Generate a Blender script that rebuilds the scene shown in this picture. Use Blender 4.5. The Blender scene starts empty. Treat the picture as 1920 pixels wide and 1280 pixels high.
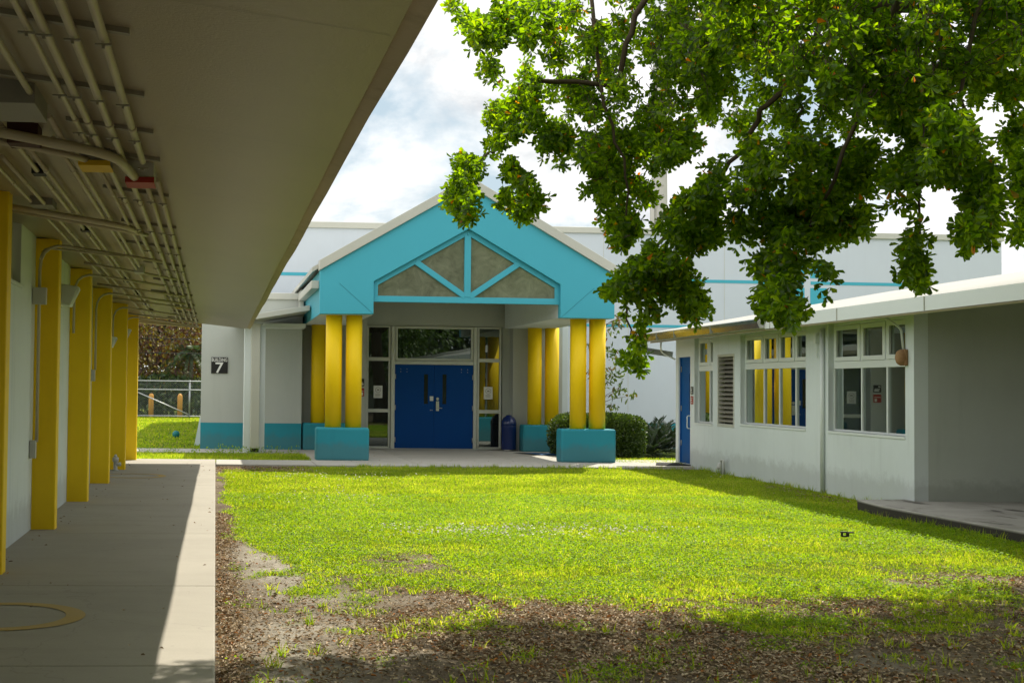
import bpy, math, random
import numpy as np
from mathutils import Vector, Matrix
random.seed(7)
RNG = np.random.default_rng(11)
sc = bpy.context.scene
COL = sc.collection
R = math.radians

# ------------------------------------------------------------------ camera
FPX, PX, PY = 2500.0, 570.0, 640.0
YAW, PIT, ROL = R(3.77), R(1.92), R(0.70)
CAM = np.array([0.0, 0.0, 1.58])
fw = np.array([math.sin(YAW)*math.cos(PIT), math.cos(YAW)*math.cos(PIT), math.sin(PIT)])
r0 = np.array([math.cos(YAW), -math.sin(YAW), 0.0]); u0 = np.cross(r0, fw)
rt = math.cos(ROL)*r0 + math.sin(ROL)*u0
up = -math.sin(ROL)*r0 + math.cos(ROL)*u0
cd = bpy.data.cameras.new("camera"); cam = bpy.data.objects.new("camera", cd); COL.objects.link(cam)
cd.sensor_width = 36.0; cd.lens = FPX/1920*36; cd.shift_x = (960-PX)/1920; cd.shift_y = 0
cd.clip_start = 0.1; cd.clip_end = 3000
cam.matrix_world = Matrix(((rt[0], up[0], -fw[0], CAM[0]), (rt[1], up[1], -fw[1], CAM[1]), (rt[2], up[2], -fw[2], CAM[2]), (0, 0, 0, 1)))
sc.camera = cam

def at(x, y, Y):
    """world point seen at photo pixel x, y when it stands Y metres ahead"""
    v = fw + rt*(x-PX)/FPX - up*(y-PY)/FPX
    return CAM + v*(Y/v[1])

# ------------------------------------------------------------------ materials
def new_mat(name):
    m = bpy.data.materials.new(name); m.use_nodes = True
    nt = m.node_tree; nt.nodes.clear()
    out = nt.nodes.new("ShaderNodeOutputMaterial")
    return m, nt, out
def N(nt, t, **kw):
    n = nt.nodes.new(t)
    for k, v in kw.items():
        if k in n.inputs.keys() if hasattr(n.inputs, 'keys') else False: n.inputs[k].default_value = v
        else: setattr(n, k, v)
    return n
def noise(nt, vec, scale, detail=4, rough=.55, dist=0.0):
    n = nt.nodes.new("ShaderNodeTexNoise"); n.inputs["Scale"].default_value = scale
    n.inputs["Detail"].default_value = detail; n.inputs["Roughness"].default_value = rough; n.inputs["Distortion"].default_value = dist
    nt.links.new(vec, n.inputs["Vector"]); return n.outputs["Fac"]
def ramp(nt, fac, stops):
    r = nt.nodes.new("ShaderNodeValToRGB"); e = r.color_ramp.elements
    while len(e) < len(stops): e.new(0.5)
    for el, (p, c) in zip(e, stops):
        el.position = p; el.color = (c[0], c[1], c[2], 1) if not isinstance(c, (int, float)) else (c, c, c, 1)
    nt.links.new(fac, r.inputs["Fac"]); return r.outputs["Color"]
def mixc(nt, fac, a, b, mode='MIX'):
    m = nt.nodes.new("ShaderNodeMix"); m.data_type = 'RGBA'; m.blend_type = mode
    for i, v in ((0, fac), (6, a), (7, b)):
        if hasattr(v, "is_linked") or hasattr(v, "links"): nt.links.new(v, m.inputs[i])
        elif i == 0: m.inputs[0].default_value = v
        else: m.inputs[i].default_value = (v[0], v[1], v[2], 1)
    return m.outputs[2]
def objvec(nt, scale=(1, 1, 1)):
    t = nt.nodes.new("ShaderNodeTexCoord"); mp = nt.nodes.new("ShaderNodeMapping"); mp.inputs["Scale"].default_value = scale
    nt.links.new(t.outputs["Object"], mp.inputs["Vector"]); return mp.outputs["Vector"]
def bump(nt, h, strength, dist=.01):
    b = nt.nodes.new("ShaderNodeBump"); b.inputs["Strength"].default_value = strength; b.inputs["Distance"].default_value = dist
    nt.links.new(h, b.inputs["Height"]); return b.outputs["Normal"]
def princ(nt, out, col, rough=.6, spec=.4, metal=0.0, nrm=None):
    p = nt.nodes.new("ShaderNodeBsdfPrincipled")
    if hasattr(col, "links"): nt.links.new(col, p.inputs["Base Color"])
    else: p.inputs["Base Color"].default_value = (*col[:3], 1)
    if hasattr(rough, "links"): nt.links.new(rough, p.inputs["Roughness"])
    else: p.inputs["Roughness"].default_value = rough
    p.inputs["Specular IOR Level"].default_value = spec; p.inputs["Metallic"].default_value = metal
    if nrm is not None: nt.links.new(nrm, p.inputs["Normal"])
    nt.links.new(p.outputs["BSDF"], out.inputs["Surface"]); return p
def lin(c):
    return tuple(((v/255)/12.92 if v/255 <= .04045 else ((v/255+.055)/1.055)**2.4) for v in c)

def paint(name, col, rough=.55, dirt=.10, bumpy=.15, streak=.0, spec=.35, dirtcol=None):
    m, nt, out = new_mat(name); v = objvec(nt)
    dk = dirtcol or tuple(c*.72 for c in col)
    f = noise(nt, v, 1.3, 6, .62)
    c = mixc(nt, ramp(nt, f, [(.35, 0.0), (.75, dirt*2.2)]), col, dk)
    f2 = noise(nt, v, 38, 3, .6)
    c = mixc(nt, ramp(nt, f2, [(.45, 0.0), (.75, dirt*.8)]), c, tuple(x*.8 for x in dk))
    if streak:
        vs = objvec(nt, (5, 5, .35)); fs = noise(nt, vs, 1.5, 5, .65)
        c = mixc(nt, ramp(nt, fs, [(.55, 0.0), (.8, streak)]), c, tuple(x*.6 for x in dk))
    b = bump(nt, noise(nt, v, 90, 4, .6), bumpy, .004)
    princ(nt, out, c, rough, spec, 0, b); return m
def stucco(name, col, rough=.8, dirt=.12, streak=.1, base=0.0, spec=.25):
    m, nt, out = new_mat(name); v = objvec(nt)
    dk = tuple(c*.66 for c in col)
    c = mixc(nt, ramp(nt, noise(nt, v, .8, 7, .65), [(.4, 0.0), (.75, dirt*2)]), col, dk)
    vs = objvec(nt, (4, 4, .3)); c = mixc(nt, ramp(nt, noise(nt, vs, 1.2, 6, .65), [(.55, 0.0), (.85, streak*2)]), c, tuple(x*.6 for x in dk))
    if base:
        sx = nt.nodes.new("ShaderNodeSeparateXYZ"); nt.links.new(v, sx.inputs[0])
        ad = nt.nodes.new("ShaderNodeMath"); ad.operation = 'MULTIPLY_ADD'; nt.links.new(noise(nt, v, 5, 6, .7), ad.inputs[0]); ad.inputs[1].default_value = -.5; nt.links.new(sx.outputs[2], ad.inputs[2])
        c = mixc(nt, ramp(nt, ad.outputs[0], [(.0, base), (.16, 0.0)]), c, (.13, .12, .09))
    b = bump(nt, noise(nt, v, 60, 6, .7), .35, .008)
    b2 = bump(nt, noise(nt, v, 3, 3, .5), .15, .03); nt.links.new(b2, nt.nodes[-1].inputs["Normal"]) if False else None
    princ(nt, out, c, rough, spec, 0, b); return m
def metal(name, col, rough=.35, spot=.2):
    m, nt, out = new_mat(name); v = objvec(nt)
    f = noise(nt, v, 6, 6, .7)
    c = mixc(nt, ramp(nt, f, [(.4, 0.0), (.75, spot)]), col, tuple(x*.5 for x in col))
    princ(nt, out, c, rough, .5, 1.0, bump(nt, noise(nt, v, 9, 3), .08, .01)); return m
def glassy(name, refl, dark=(.012, .016, .016), tint=(.85, .95, .92), rough=.015, wob=.012):
    m, nt, out = new_mat(name); v = objvec(nt)
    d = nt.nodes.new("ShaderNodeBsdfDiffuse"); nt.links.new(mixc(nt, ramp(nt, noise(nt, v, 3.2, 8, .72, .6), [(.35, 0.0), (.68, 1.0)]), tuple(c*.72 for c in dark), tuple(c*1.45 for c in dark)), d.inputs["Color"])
    g = nt.nodes.new("ShaderNodeBsdfGlossy"); g.inputs["Roughness"].default_value = rough; g.inputs["Color"].default_value = (*tint, 1)
    nt.links.new(bump(nt, noise(nt, v, .9 if wob < .1 else 7, 2 if wob < .1 else 6), wob, .05), g.inputs["Normal"])
    lw = nt.nodes.new("ShaderNodeFresnel"); lw.inputs["IOR"].default_value = 1.5
    a = nt.nodes.new("ShaderNodeMath"); a.operation = 'ADD'; a.use_clamp = True; a.inputs[1].default_value = refl
    nt.links.new(lw.outputs[0], a.inputs[0])
    mx = nt.nodes.new("ShaderNodeMixShader"); nt.links.new(a.outputs[0], mx.inputs[0]); nt.links.new(d.outputs[0], mx.inputs[1]); nt.links.new(g.outputs[0], mx.inputs[2])
    nt.links.new(mx.outputs[0], out.inputs["Surface"]); return m
def leafmat(name, cols, transl=.45, tcol=None, rough=.45, gloss=.06, vscale=None):
    """cols: dark..light leaf colours, varied leaf by leaf; translucent so the sun shines through"""
    m, nt, out = new_mat(name)
    g = nt.nodes.new("ShaderNodeNewGeometry")
    st_ = cols if len(cols[0]) == 2 else [(i/(len(cols)-1), k) for i, k in enumerate(cols)]; cols = [k for _, k in st_]
    c = ramp(nt, g.outputs["Random Per Island"], st_)
    if vscale:
        v = objvec(nt); c = mixc(nt, ramp(nt, noise(nt, v, vscale, 3), [(.35, 0.0), (.65, .6)]), c, tuple(x*.75 for x in cols[0]))
    d = nt.nodes.new("ShaderNodeBsdfDiffuse"); nt.links.new(c, d.inputs[0])
    t = nt.nodes.new("ShaderNodeBsdfTranslucent"); nt.links.new(mixc(nt, 1.0, c, tcol or (1.6, 1.5, .5), 'MULTIPLY'), t.inputs[0])
    mx = nt.nodes.new("ShaderNodeMixShader"); mx.inputs[0].default_value = transl
    nt.links.new(d.outputs[0], mx.inputs[1]); nt.links.new(t.outputs[0], mx.inputs[2])
    gl = nt.nodes.new("ShaderNodeBsdfGlossy"); gl.inputs["Roughness"].default_value = rough
    m2 = nt.nodes.new("ShaderNodeMixShader"); m2.inputs[0].default_value = gloss
    nt.links.new(mx.outputs[0], m2.inputs[1]); nt.links.new(gl.outputs[0], m2.inputs[2])
    nt.links.new(m2.outputs[0], out.inputs["Surface"]); return m
def concrete(name, col, stain=.5, rough=.85):
    m, nt, out = new_mat(name); v = objvec(nt)
    dk = tuple(c*.62 for c in col)
    c = mixc(nt, ramp(nt, noise(nt, v, .7, 8, .68, .4), [(.38, 0.0), (.72, stain)]), col, dk)
    vs = objvec(nt, (.35, 2.2, 1)); c = mixc(nt, ramp(nt, noise(nt, vs, 1.4, 7, .7), [(.5, 0.0), (.8, stain*.7)]), c, tuple(x*.8 for x in dk))
    c = mixc(nt, ramp(nt, noise(nt, v, 70, 3, .7), [(.4, 0.0), (.8, .25)]), c, tuple(x*.55 for x in col))
    c = mixc(nt, ramp(nt, noise(nt, v, 14, 2, .5), [(.70, 0.0), (.74, .35)]), c, tuple(x*.5 for x in col))
    vo = nt.nodes.new("ShaderNodeTexVoronoi"); vo.feature = 'DISTANCE_TO_EDGE'; vo.inputs["Scale"].default_value = .45; wv = nt.nodes.new("ShaderNodeVectorMath"); wv.operation = 'MULTIPLY_ADD'
    nz = nt.nodes.new("ShaderNodeTexNoise"); nz.inputs["Scale"].default_value = 3.0; nz.inputs["Detail"].default_value = 6; nt.links.new(v, nz.inputs["Vector"]); nt.links.new(nz.outputs["Color"], wv.inputs[0]); wv.inputs[1].default_value = (.5, .5, .5); nt.links.new(v, wv.inputs[2]); nt.links.new(wv.outputs[0], vo.inputs["Vector"])
    c = mixc(nt, ramp(nt, vo.outputs["Distance"], [(0.0, .22), (.003, 0.0)]), c, tuple(x*.25 for x in col))
    princ(nt, out, c, rough, .25, 0, bump(nt, noise(nt, v, 120, 5, .7), .25, .004)); return m

TEAL = lin((68, 168, 188)); TEALD = lin((44, 140, 156))
M = {}
M['white_wall'] = stucco("painted_wall", (.66, .71, .71), .8, .10, .08)
M['white_base'] = stucco("painted_wall_dirty_foot", (.70, .755, .75), .8, .12, .12, .25)
M['gym_wall'] = paint("pale_panel", (.56, .61, .67), .7, .06, .1, .06)
M['grey_wall'] = stucco("grey_wall", (.47, .49, .45), .85, .10, .06)
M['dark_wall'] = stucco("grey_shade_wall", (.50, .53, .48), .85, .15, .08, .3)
M['teal'] = paint("teal_paint", TEAL, .55, .06, .12, .05)
M['teal_dark'] = stucco("teal_base_paint", TEALD, .65, .10, .10, .30)
M['teal_seam'] = paint("teal_seam", tuple(c*.55 for c in TEAL), .7)
M['yellow'] = paint("yellow_paint", (.92, .62, .004), .5, .04, .08, .05, .25, (.66, .45, .008))
M['yellow_side'] = paint("yellow_pillar_paint", (.95, .64, .006), .5, .06, .25, .12, .4, (.55, .34, .012))
M['coping'] = paint("cream_metal", (.52, .52, .46), .45, .10, .05, .1)
M['trim'] = paint("cream_frame", (.60, .62, .55), .45, .08, .05)
M['white_trim'] = paint("white_frame", (.74, .78, .76), .4, .06, .04)
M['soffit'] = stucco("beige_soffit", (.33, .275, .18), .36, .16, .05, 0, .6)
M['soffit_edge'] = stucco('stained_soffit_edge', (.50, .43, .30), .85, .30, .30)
M['pipe'] = paint("beige_pipe", (.50, .44, .32), .45, .12, .1)
M['strut'] = paint("grey_strut", (.30, .28, .225), .5, .2)
M['box_grey'] = paint("grey_box", (.26, .25, .22), .5, .2)
M['box_light'] = paint("light_grey_box", (.50, .50, .47), .5, .1)
M['red'] = paint("red_paint", (.35, .03, .02), .5)
M['redbrown'] = paint("dark_red_paint", (.06, .02, .015), .6)
M['ybox'] = paint("yellow_cover", (.65, .42, .01), .5)
M['blue'] = paint("blue_door_paint", (.0015, .06, .26), .6, .10, .06, .05, .15)
M['blue2'] = paint("light_blue_door_paint", (.008, .09, .30), .55, .10, .06, .05, .2)
M['bin'] = paint("blue_plastic", (.008, .024, .12), .22, .05, .03, 0, .6)
M['black'] = paint("black_plastic", (.012, .012, .012), .5, .05)
M['sign_black'] = paint("sign_black", (.014, .014, .013), .45, .05, .02)
M['sign_white'] = paint("sign_white", (.72, .72, .68), .5, .03, .02)
M['steel'] = metal("steel", (.62, .62, .60), .35)
M['gutter_metal'] = metal("gutter_metal", (.55, .54, .50), .22, .4)
M['galv'] = metal("galvanised", (.42, .44, .44), .5, .4)
M['glass_door'] = glassy("door_glass", .10)
M['glass_win'] = glassy("window_glass", .50)
M['glass_truss'] = glassy("frosted_truss_glass", .16, (.16, .165, .115), (.8, .85, .75), .14, .03)  # olive mottle of mirrored trees is painted into the base colour
M['glass_dark'] = glassy("dark_glass", .02)
M['concrete'] = concrete("walk_concrete", (.41, .38, .32), .35)
M['slab'] = concrete("slab_concrete", (.40, .38, .34), .7)
M['slab2'] = concrete("entrance_concrete", (.46, .44, .39), .45)
M['roofsheet'] = paint("white_roof_sheet", (.36, .365, .35), .75, .35, .1, .1, .06, (.30, .29, .26))
M['pole'] = concrete("pole_concrete", (.46, .45, .42), .4)
M['ring'] = paint("worn_yellow_ring", (.52, .36, .11), .8, .2, .1, 0, .2, (.40, .34, .25))
M['rust'] = paint("rusty_metal", (.42, .27, .14), .8, .35, .4, 0, .15, (.22, .08, .03))
M['mat'] = paint("rubber_mat", (.02, .02, .02), .9, .1, .4)
M['bluemat'] = paint("blue_mat", (.03, .14, .36), .8, .2, .3)
M['orange'] = paint("orange_bollard", (.75, .36, .06), .5, .1)
M['ball'] = paint("teal_rubber", (.01, .17, .16), .5, .05)
M['wire'] = paint("wire_black", (.015, .015, .015), .6)
M['maroon'] = paint("maroon_wall", (.16, .03, .035), .7)
M['bark'] = stucco("tree_bark", (.10, .075, .05), .9, .4, .3)

# ------------------------------------------------------------------ mesh builder
class MB:
    def __init__(s): s.v = []; s.f = []; s.m = []; s.sm = []
    def add(s, vs, fs, mi=0, smooth=False):
        o = len(s.v); s.v += [tuple(map(float, p)) for p in vs]
        for f in fs: s.f.append([i+o for i in f]); s.m.append(mi); s.sm.append(smooth)
        return s
    def box(s, x0, x1, y0, y1, z0, z1, mi=0):
        return s.add([(x, y, z) for z in (z0, z1) for y in (y0, y1) for x in (x0, x1)],
                     [(0, 2, 3, 1), (4, 5, 7, 6), (0, 1, 5, 4), (2, 6, 7, 3), (0, 4, 6, 2), (1, 3, 7, 5)], mi)
    def prism_y(s, poly, y0, y1, mi=0):
        """poly: (x, z) points, counter-clockwise seen from the front (-Y)"""
        n = len(poly); vs = [(x, y0, z) for x, z in poly]+[(x, y1, z) for x, z in poly]
        return s.add(vs, [list(range(n)), list(range(2*n-1, n-1, -1))]+[(i, i+n, (i+1) % n+n, (i+1) % n) for i in range(n)], mi)
    def bar_y(s, a, b, w, y0, y1, mi=0):
        """straight bar between (x, z) points a and b, width w, in a wall facing the camera"""
        ax, az = a; bx, bz = b; L = math.hypot(bx-ax, bz-az); px, pz = -(bz-az)/L*w/2, (bx-ax)/L*w/2
        return s.prism_y([(ax-px, az-pz), (bx-px, bz-pz), (bx+px, bz+pz), (ax+px, az+pz)], y0, y1, mi)
    def tube(s, pts, r, n=8, mi=0, cap=True, smooth=True):
        pts = [Vector(p) for p in pts]; rs = r if isinstance(r, (list, tuple)) else [r]*len(pts)
        o = len(s.v); prev = None
        for i, p in enumerate(pts):
            d = (pts[min(i+1, len(pts)-1)]-pts[max(i-1, 0)]).normalized()
            if prev is None:
                a = Vector((0, 0, 1)) if abs(d.z) < .9 else Vector((1, 0, 0)); u = d.cross(a).normalized()
            else:
                u = (prev-d*prev.dot(d)).normalized()
            prev = u; w = d.cross(u)
            for k in range(n):
                t = 2*math.pi*k/n; s.v.append(tuple(p+(u*math.cos(t)+w*math.sin(t))*rs[i]))
        for i in range(len(pts)-1):
            for k in range(n):
                a, b = o+i*n+k, o+i*n+(k+1) % n
                s.f.append([a, b, b+n, a+n]); s.m.append(mi); s.sm.append(smooth)
        if cap:
            s.f.append([o+k for k in range(n)][::-1]); s.m.append(mi); s.sm.append(False)
            s.f.append([o+(len(pts)-1)*n+k for k in range(n)]); s.m.append(mi); s.sm.append(False)
        return s
    def lathe(s, prof, cx, cy, n=32, mi=0, smooth=True):
        o = len(s.v)
        for r, z in prof:
            for k in range(n):
                t = 2*math.pi*k/n; s.v.append((cx+r*math.cos(t), cy+r*math.sin(t), z))
        for i in range(len(prof)-1):
            for k in range(n):
                a, b = o+i*n+k, o+i*n+(k+1) % n; s.f.append([a, b, b+n, a+n]); s.m.append(mi); s.sm.append(smooth)
        for i, rev in ((0, True), (len(prof)-1, False)):
            if prof[i][0] > 1e-4:
                q = [o+i*n+k for k in range(n)]; s.f.append(q[::-1] if rev else q); s.m.append(mi); s.sm.append(False)
        return s
    def build(s, name, mats, parent=None, bevel=0.0, seg=2):
        me = bpy.data.meshes.new(name); me.from_pydata(s.v, [], s.f)
        mats = mats if isinstance(mats, (list, tuple)) else [mats]
        for m in mats: me.materials.append(M[m] if isinstance(m, str) else m)
        me.polygons.foreach_set("material_index", s.m); me.polygons.foreach_set("use_smooth", s.sm); me.update()
        o = bpy.data.objects.new(name, me); COL.objects.link(o)
        if bevel:
            b = o.modifiers.new("bevel", 'BEVEL'); b.width = bevel; b.segments = seg; b.limit_method = 'ANGLE'; b.angle_limit = R(40)
        if parent is not None: attach(o, parent)
        return o
def attach(o, parent):
    o.parent = parent
    if parent.type == 'EMPTY' and not parent.get("local"): o.matrix_parent_inverse = Matrix.Translation(-parent.location)
def tag(o, label=None, cat=None, group=None, kind=None):
    if label: o["label"] = label
    if cat: o["category"] = cat
    if group: o["group"] = group
    if kind: o["kind"] = kind
    return o
def thing(name, loc, label, cat, group=None):
    o = bpy.data.objects.new(name, None); COL.objects.link(o); o.location = loc; o.empty_display_size = .2
    return tag(o, label, cat, group)
def quads(name, V, F, mat, parent=None):
    """large mesh from arrays: V (n,3) floats, F (k,m) vertex indices"""
    me = bpy.data.meshes.new(name); V = np.ascontiguousarray(V, np.float32); F = np.ascontiguousarray(F, np.int32)
    k, m = F.shape
    me.vertices.add(len(V)); me.vertices.foreach_set("co", V.ravel())
    me.loops.add(k*m); me.loops.foreach_set("vertex_index", F.ravel())
    me.polygons.add(k); me.polygons.foreach_set("loop_start", np.arange(0, k*m, m, dtype=np.int32))
    try: me.polygons.foreach_set("loop_total", np.full(k, m, np.int32))
    except Exception: pass
    me.update(calc_edges=True); me.validate()
    for mm in (mat if isinstance(mat, (list, tuple)) else [mat]): me.materials.append(mm)
    o = bpy.data.objects.new(name, me); COL.objects.link(o)
    if parent is not None: attach(o, parent)
    return o
def unit(a): return a/np.maximum(np.linalg.norm(a, axis=1, keepdims=True), 1e-9)
def leaves(name, P, D, L, W, mat, parent=None, fold=.18, shape='obovate', nrm=None):
    """P roots, D axis directions, L lengths, W widths -> two folded quads per leaf"""
    n = len(P); D = unit(D)
    rnd = unit(RNG.normal(size=(n, 3))) if nrm is None else unit(nrm+RNG.normal(size=(n, 3))*.35)
    S = unit(np.cross(D, rnd)); Nn = np.cross(S, D)
    st = {'obovate': (.42, .26, .80, .5), 'oval': (.30, .46, .70, .40), 'lance': (.25, .5, .6, .38)}[shape]
    L = np.broadcast_to(L, (n,))[:, None]; W = np.broadcast_to(W, (n,))[:, None]
    base = P; tip = P+D*L-Nn*L*.10
    up_ = Nn*W*fold
    l1 = P+D*L*st[0]-S*W*st[1]+up_; r1 = P+D*L*st[0]+S*W*st[1]+up_
    l2 = P+D*L*st[2]-S*W*st[3]+up_*.6; r2 = P+D*L*st[2]+S*W*st[3]+up_*.6
    V = np.stack([base, l1, l2, tip, r2, r1], 1).reshape(-1, 3)
    b = (np.arange(n)*6)[:, None]
    F = np.concatenate([b+np.array([[0, 3, 2, 1]]), b+np.array([[0, 5, 4, 3]])], 0)
    return quads(name, V, F, mat, parent)

# ------------------------------------------------------------------ sun, sky
SUN = np.array([.36, .68, 1.0]); SUN /= np.linalg.norm(SUN)
SEL = math.asin(SUN[2]); SAZ = math.atan2(SUN[0], SUN[1])
sl = bpy.data.lights.new("sun", 'SUN'); sl.energy = 5.0; sl.angle = R(.53); sl.color = (1.0, .93, .80)
so = bpy.data.objects.new("sun", sl); COL.objects.link(so); so.location = (20, 30, 40)
so.rotation_euler = Vector(SUN).to_track_quat('Z', 'Y').to_euler()
w = bpy.data.worlds.new("World"); sc.world = w; w.use_nodes = True
nt = w.node_tree; nt.nodes.clear()
wo = nt.nodes.new("ShaderNodeOutputWorld"); bg = nt.nodes.new("ShaderNodeBackground"); nt.links.new(bg.outputs[0], wo.inputs[0])
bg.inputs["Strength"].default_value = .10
sky = nt.nodes.new("ShaderNodeTexSky"); sky.sky_type = 'NISHITA'; sky.sun_disc = False
sky.sun_elevation = SEL; sky.sun_rotation = SAZ; sky.air_density = 1.0; sky.dust_density = 1.5
tc = nt.nodes.new("ShaderNodeTexCoord")
mp = nt.nodes.new("ShaderNodeMapping"); mp.inputs["Scale"].default_value = (1, 1, 1.5); mp.inputs["Location"].default_value = (.09, .1, .12)
nt.links.new(tc.outputs["Generated"], mp.inputs["Vector"])
c1 = noise(nt, mp.outputs[0], 5.0, 12, .56, .25)
c2 = noise(nt, mp.outputs[0], 12.0, 10, .6, .3)
mask = ramp(nt, c1, [(.37, 0.0), (.46, 1.0)])
shade = ramp(nt, c2, [(.33, (6.0, 6.2, 6.4)), (.46, (8.3, 8.35, 8.3)), (.60, (10.2, 10.0, 9.8))])
skyc = mixc(nt, .80, sky.outputs[0], (4.3, 5.4, 6.0))
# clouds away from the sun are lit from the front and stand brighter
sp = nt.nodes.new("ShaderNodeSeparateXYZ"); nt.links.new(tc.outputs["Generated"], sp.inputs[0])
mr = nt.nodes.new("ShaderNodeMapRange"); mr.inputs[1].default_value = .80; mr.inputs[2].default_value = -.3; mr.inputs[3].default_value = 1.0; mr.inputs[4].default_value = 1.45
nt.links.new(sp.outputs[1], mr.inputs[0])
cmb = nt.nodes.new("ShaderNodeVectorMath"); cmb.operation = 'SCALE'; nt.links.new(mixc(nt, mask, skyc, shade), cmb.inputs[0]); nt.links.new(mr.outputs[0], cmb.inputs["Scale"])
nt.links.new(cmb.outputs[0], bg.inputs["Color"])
sc.view_settings.view_transform = 'Standard'; sc.view_settings.look = 'None'; sc.view_settings.exposure = 0.38; sc.view_settings.gamma = 1
sc.render.engine = 'CYCLES'
cy = sc.cycles
cy.max_bounces = 8; cy.diffuse_bounces = 4; cy.glossy_bounces = 4; cy.transmission_bounces = 4; cy.transparent_max_bounces = 8
cy.caustics_reflective = False; cy.caustics_refractive = False
cy.use_denoising = True
try: cy.denoiser = 'OPENIMAGEDENOISE'
except Exception: pass

# ------------------------------------------------------------------ ground cover maps
def vnoise(x, y, sc_, seed=0, octv=4):
    tot = 0; amp = 1; s = 0
    for o in range(octv):
        r = np.random.default_rng(seed+o*17); T = r.random((64, 64))
        fx = (x*sc_*2**o+r.random()*64); fy = (y*sc_*2**o+r.random()*64)
        ix = np.floor(fx).astype(int); iy = np.floor(fy).astype(int); tx = fx-ix; ty = fy-iy
        tx = tx*tx*(3-2*tx); ty = ty*ty*(3-2*ty)
        g = lambda a, b: T[a % 64, b % 64]
        val = (g(ix, iy)*(1-tx)+g(ix+1, iy)*tx)*(1-ty)+(g(ix, iy+1)*(1-tx)+g(ix+1, iy+1)*tx)*ty
        tot = tot+val*amp; s += amp; amp *= .55
    return tot/s
def sstep(a, b, x):
    t = np.clip((x-a)/(b-a), 0, 1); return t*t*(3-2*t)
def cover(x, y):
    """share of the ground hidden by grass"""
    n = vnoise(x, y, .9, 3)-.5; n2 = vnoise(x, y, 3.0, 9)-.5
    edge = 9.1+2.0*np.exp(-np.maximum(x, 0)/.75)+1.5*sstep(4.5, 8.5, x)+1.4*np.exp(-((x-1.6)/.9)**2)*.6
    d = sstep(-3.2, 4.2, y-edge+n*5.5)
    side = sstep(-.3, 1.6, x+n*1.6+.25)*.5+.5*sstep(.03, .32, x+n*.5+.1*sstep(12, 17, y))
    x_ = x-.50*sstep(15.0, 11.8, y); side = sstep(-.3, 1.6, x_+n*1.6+.25)*.5+.5*sstep(.03, .32, x_+n*.5)
    d = d*side
    hi = vnoise(x, y, 2.3, 47)*.6+vnoise(x, y, 6.5, 48)*.4
    d = sstep(-.05, .30, d-.95*hi*(1-.55*sstep(13.5, 18, y)*sstep(.8, 2.5, x))+.02)
    back = 1-sstep(25.6, 26.4, y+n*1.2)*(1-sstep(1.2, 2.6, x+n))     # mulch patch by the path
    weeds = .60*sstep(.12, .26, n2+n*.4+.05*sstep(0, 1, x))
    return np.clip(np.maximum(d*back, weeds*sstep(6.0, 8.0, y)), 0, 1)
def gz(x, y):
    return -.055+.05*(vnoise(x, y, .45, 21)-.5)*sstep(0, 1.0, x)+.012*(vnoise(x, y, 4.0, 5)-.5)

# one ground sheet, finer where it is seen close
xs = np.unique(np.concatenate([np.linspace(-400, -12, 14), np.linspace(-12, 0, 25), np.linspace(0, 11.6, 160), np.linspace(11.6, 30, 12), np.linspace(30, 400, 12)]))
ys = np.unique(np.concatenate([np.linspace(-300, -10, 10), np.linspace(-10, 4, 15), np.linspace(4, 28, 260), np.linspace(28, 80, 60), np.linspace(80, 600, 14)]))
gx, gy = np.meshgrid(xs, ys, indexing='ij')
inl = (gx > .03) & (gx < 11.6) & (gy > 4) & (gy < 26.9)
zz = np.where(inl, gz(gx, gy), -.06)
V = np.stack([gx, gy, zz], -1).reshape(-1, 3); nx, ny = len(xs), len(ys)
ii, jj = np.meshgrid(np.arange(nx-1), np.arange(ny-1), indexing='ij'); b = (ii*ny+jj).ravel()
F = np.stack([b, b+ny, b+ny+1, b+1], 1)
m, nt, out = new_mat("soil"); v = objvec(nt)
att = nt.nodes.new("ShaderNodeAttribute"); att.attribute_name = "cover"
soil = ramp(nt, noise(nt, v, 1.1, 8, .65), [(.30, (.085, .062, .040)), (.50, (.19, .148, .100)), (.70, (.38, .315, .23))])
soil = mixc(nt, ramp(nt, noise(nt, v, 26, 6, .75), [(.42, 0.0), (.62, .8)]), soil, (.09, .065, .042))
soil = mixc(nt, ramp(nt, noise(nt, v, 55, 3, .6), [(.60, 0.0), (.68, .7)]), soil, (.40, .31, .21))
sat = nt.nodes.new("ShaderNodeAttribute"); sat.attribute_name = "sand"
soil = mixc(nt, sat.outputs["Fac"], soil, ramp(nt, noise(nt, v, 9, 7, .7), [(.3, (.27, .24, .19)), (.6, (.44, .40, .33)), (.8, (.52, .48, .41))]))
turf = ramp(nt, noise(nt, v, 8, 6, .7), [(.3, (.05, .075, .008)), (.6, (.11, .145, .012)), (.8, (.22, .21, .05))])
princ(nt, out, mixc(nt, att.outputs["Fac"], soil, turf), .95, .15, 0, bump(nt, noise(nt, v, 30, 8, .75), .9, .03))
ground = quads("ground", V, F, m); tag(ground, kind="structure")
cv = cover(gx, gy)*inl + (~inl)*((gy > 28.0) | (gx < 0) | (gx > 11))*1.0
sand = np.exp(-((gy-46)/1.6)**2)*((gx > -6) & (gx < 1))*.9
cv = np.clip(cv-sand*(vnoise(gx, gy, .5, 2) > .4), 0, 1)
a = ground.data.attributes.new("cover", 'FLOAT', 'POINT'); a.data.foreach_set("value", cv.ravel().astype(np.float32))
sd = np.clip(np.exp(-((gx-.55-.5*(vnoise(gx, gy, .35, 61)-.5))/.33)**2)*1.2*sstep(15.5, 12.5, gy)+sstep(.56, .66, vnoise(gx, gy, .7, 63))*.45*sstep(12, 9, gy), 0, 1)*inl*(.4+.6*sstep(.3, .6, vnoise(gx, gy, 2.2, 64)))
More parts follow.
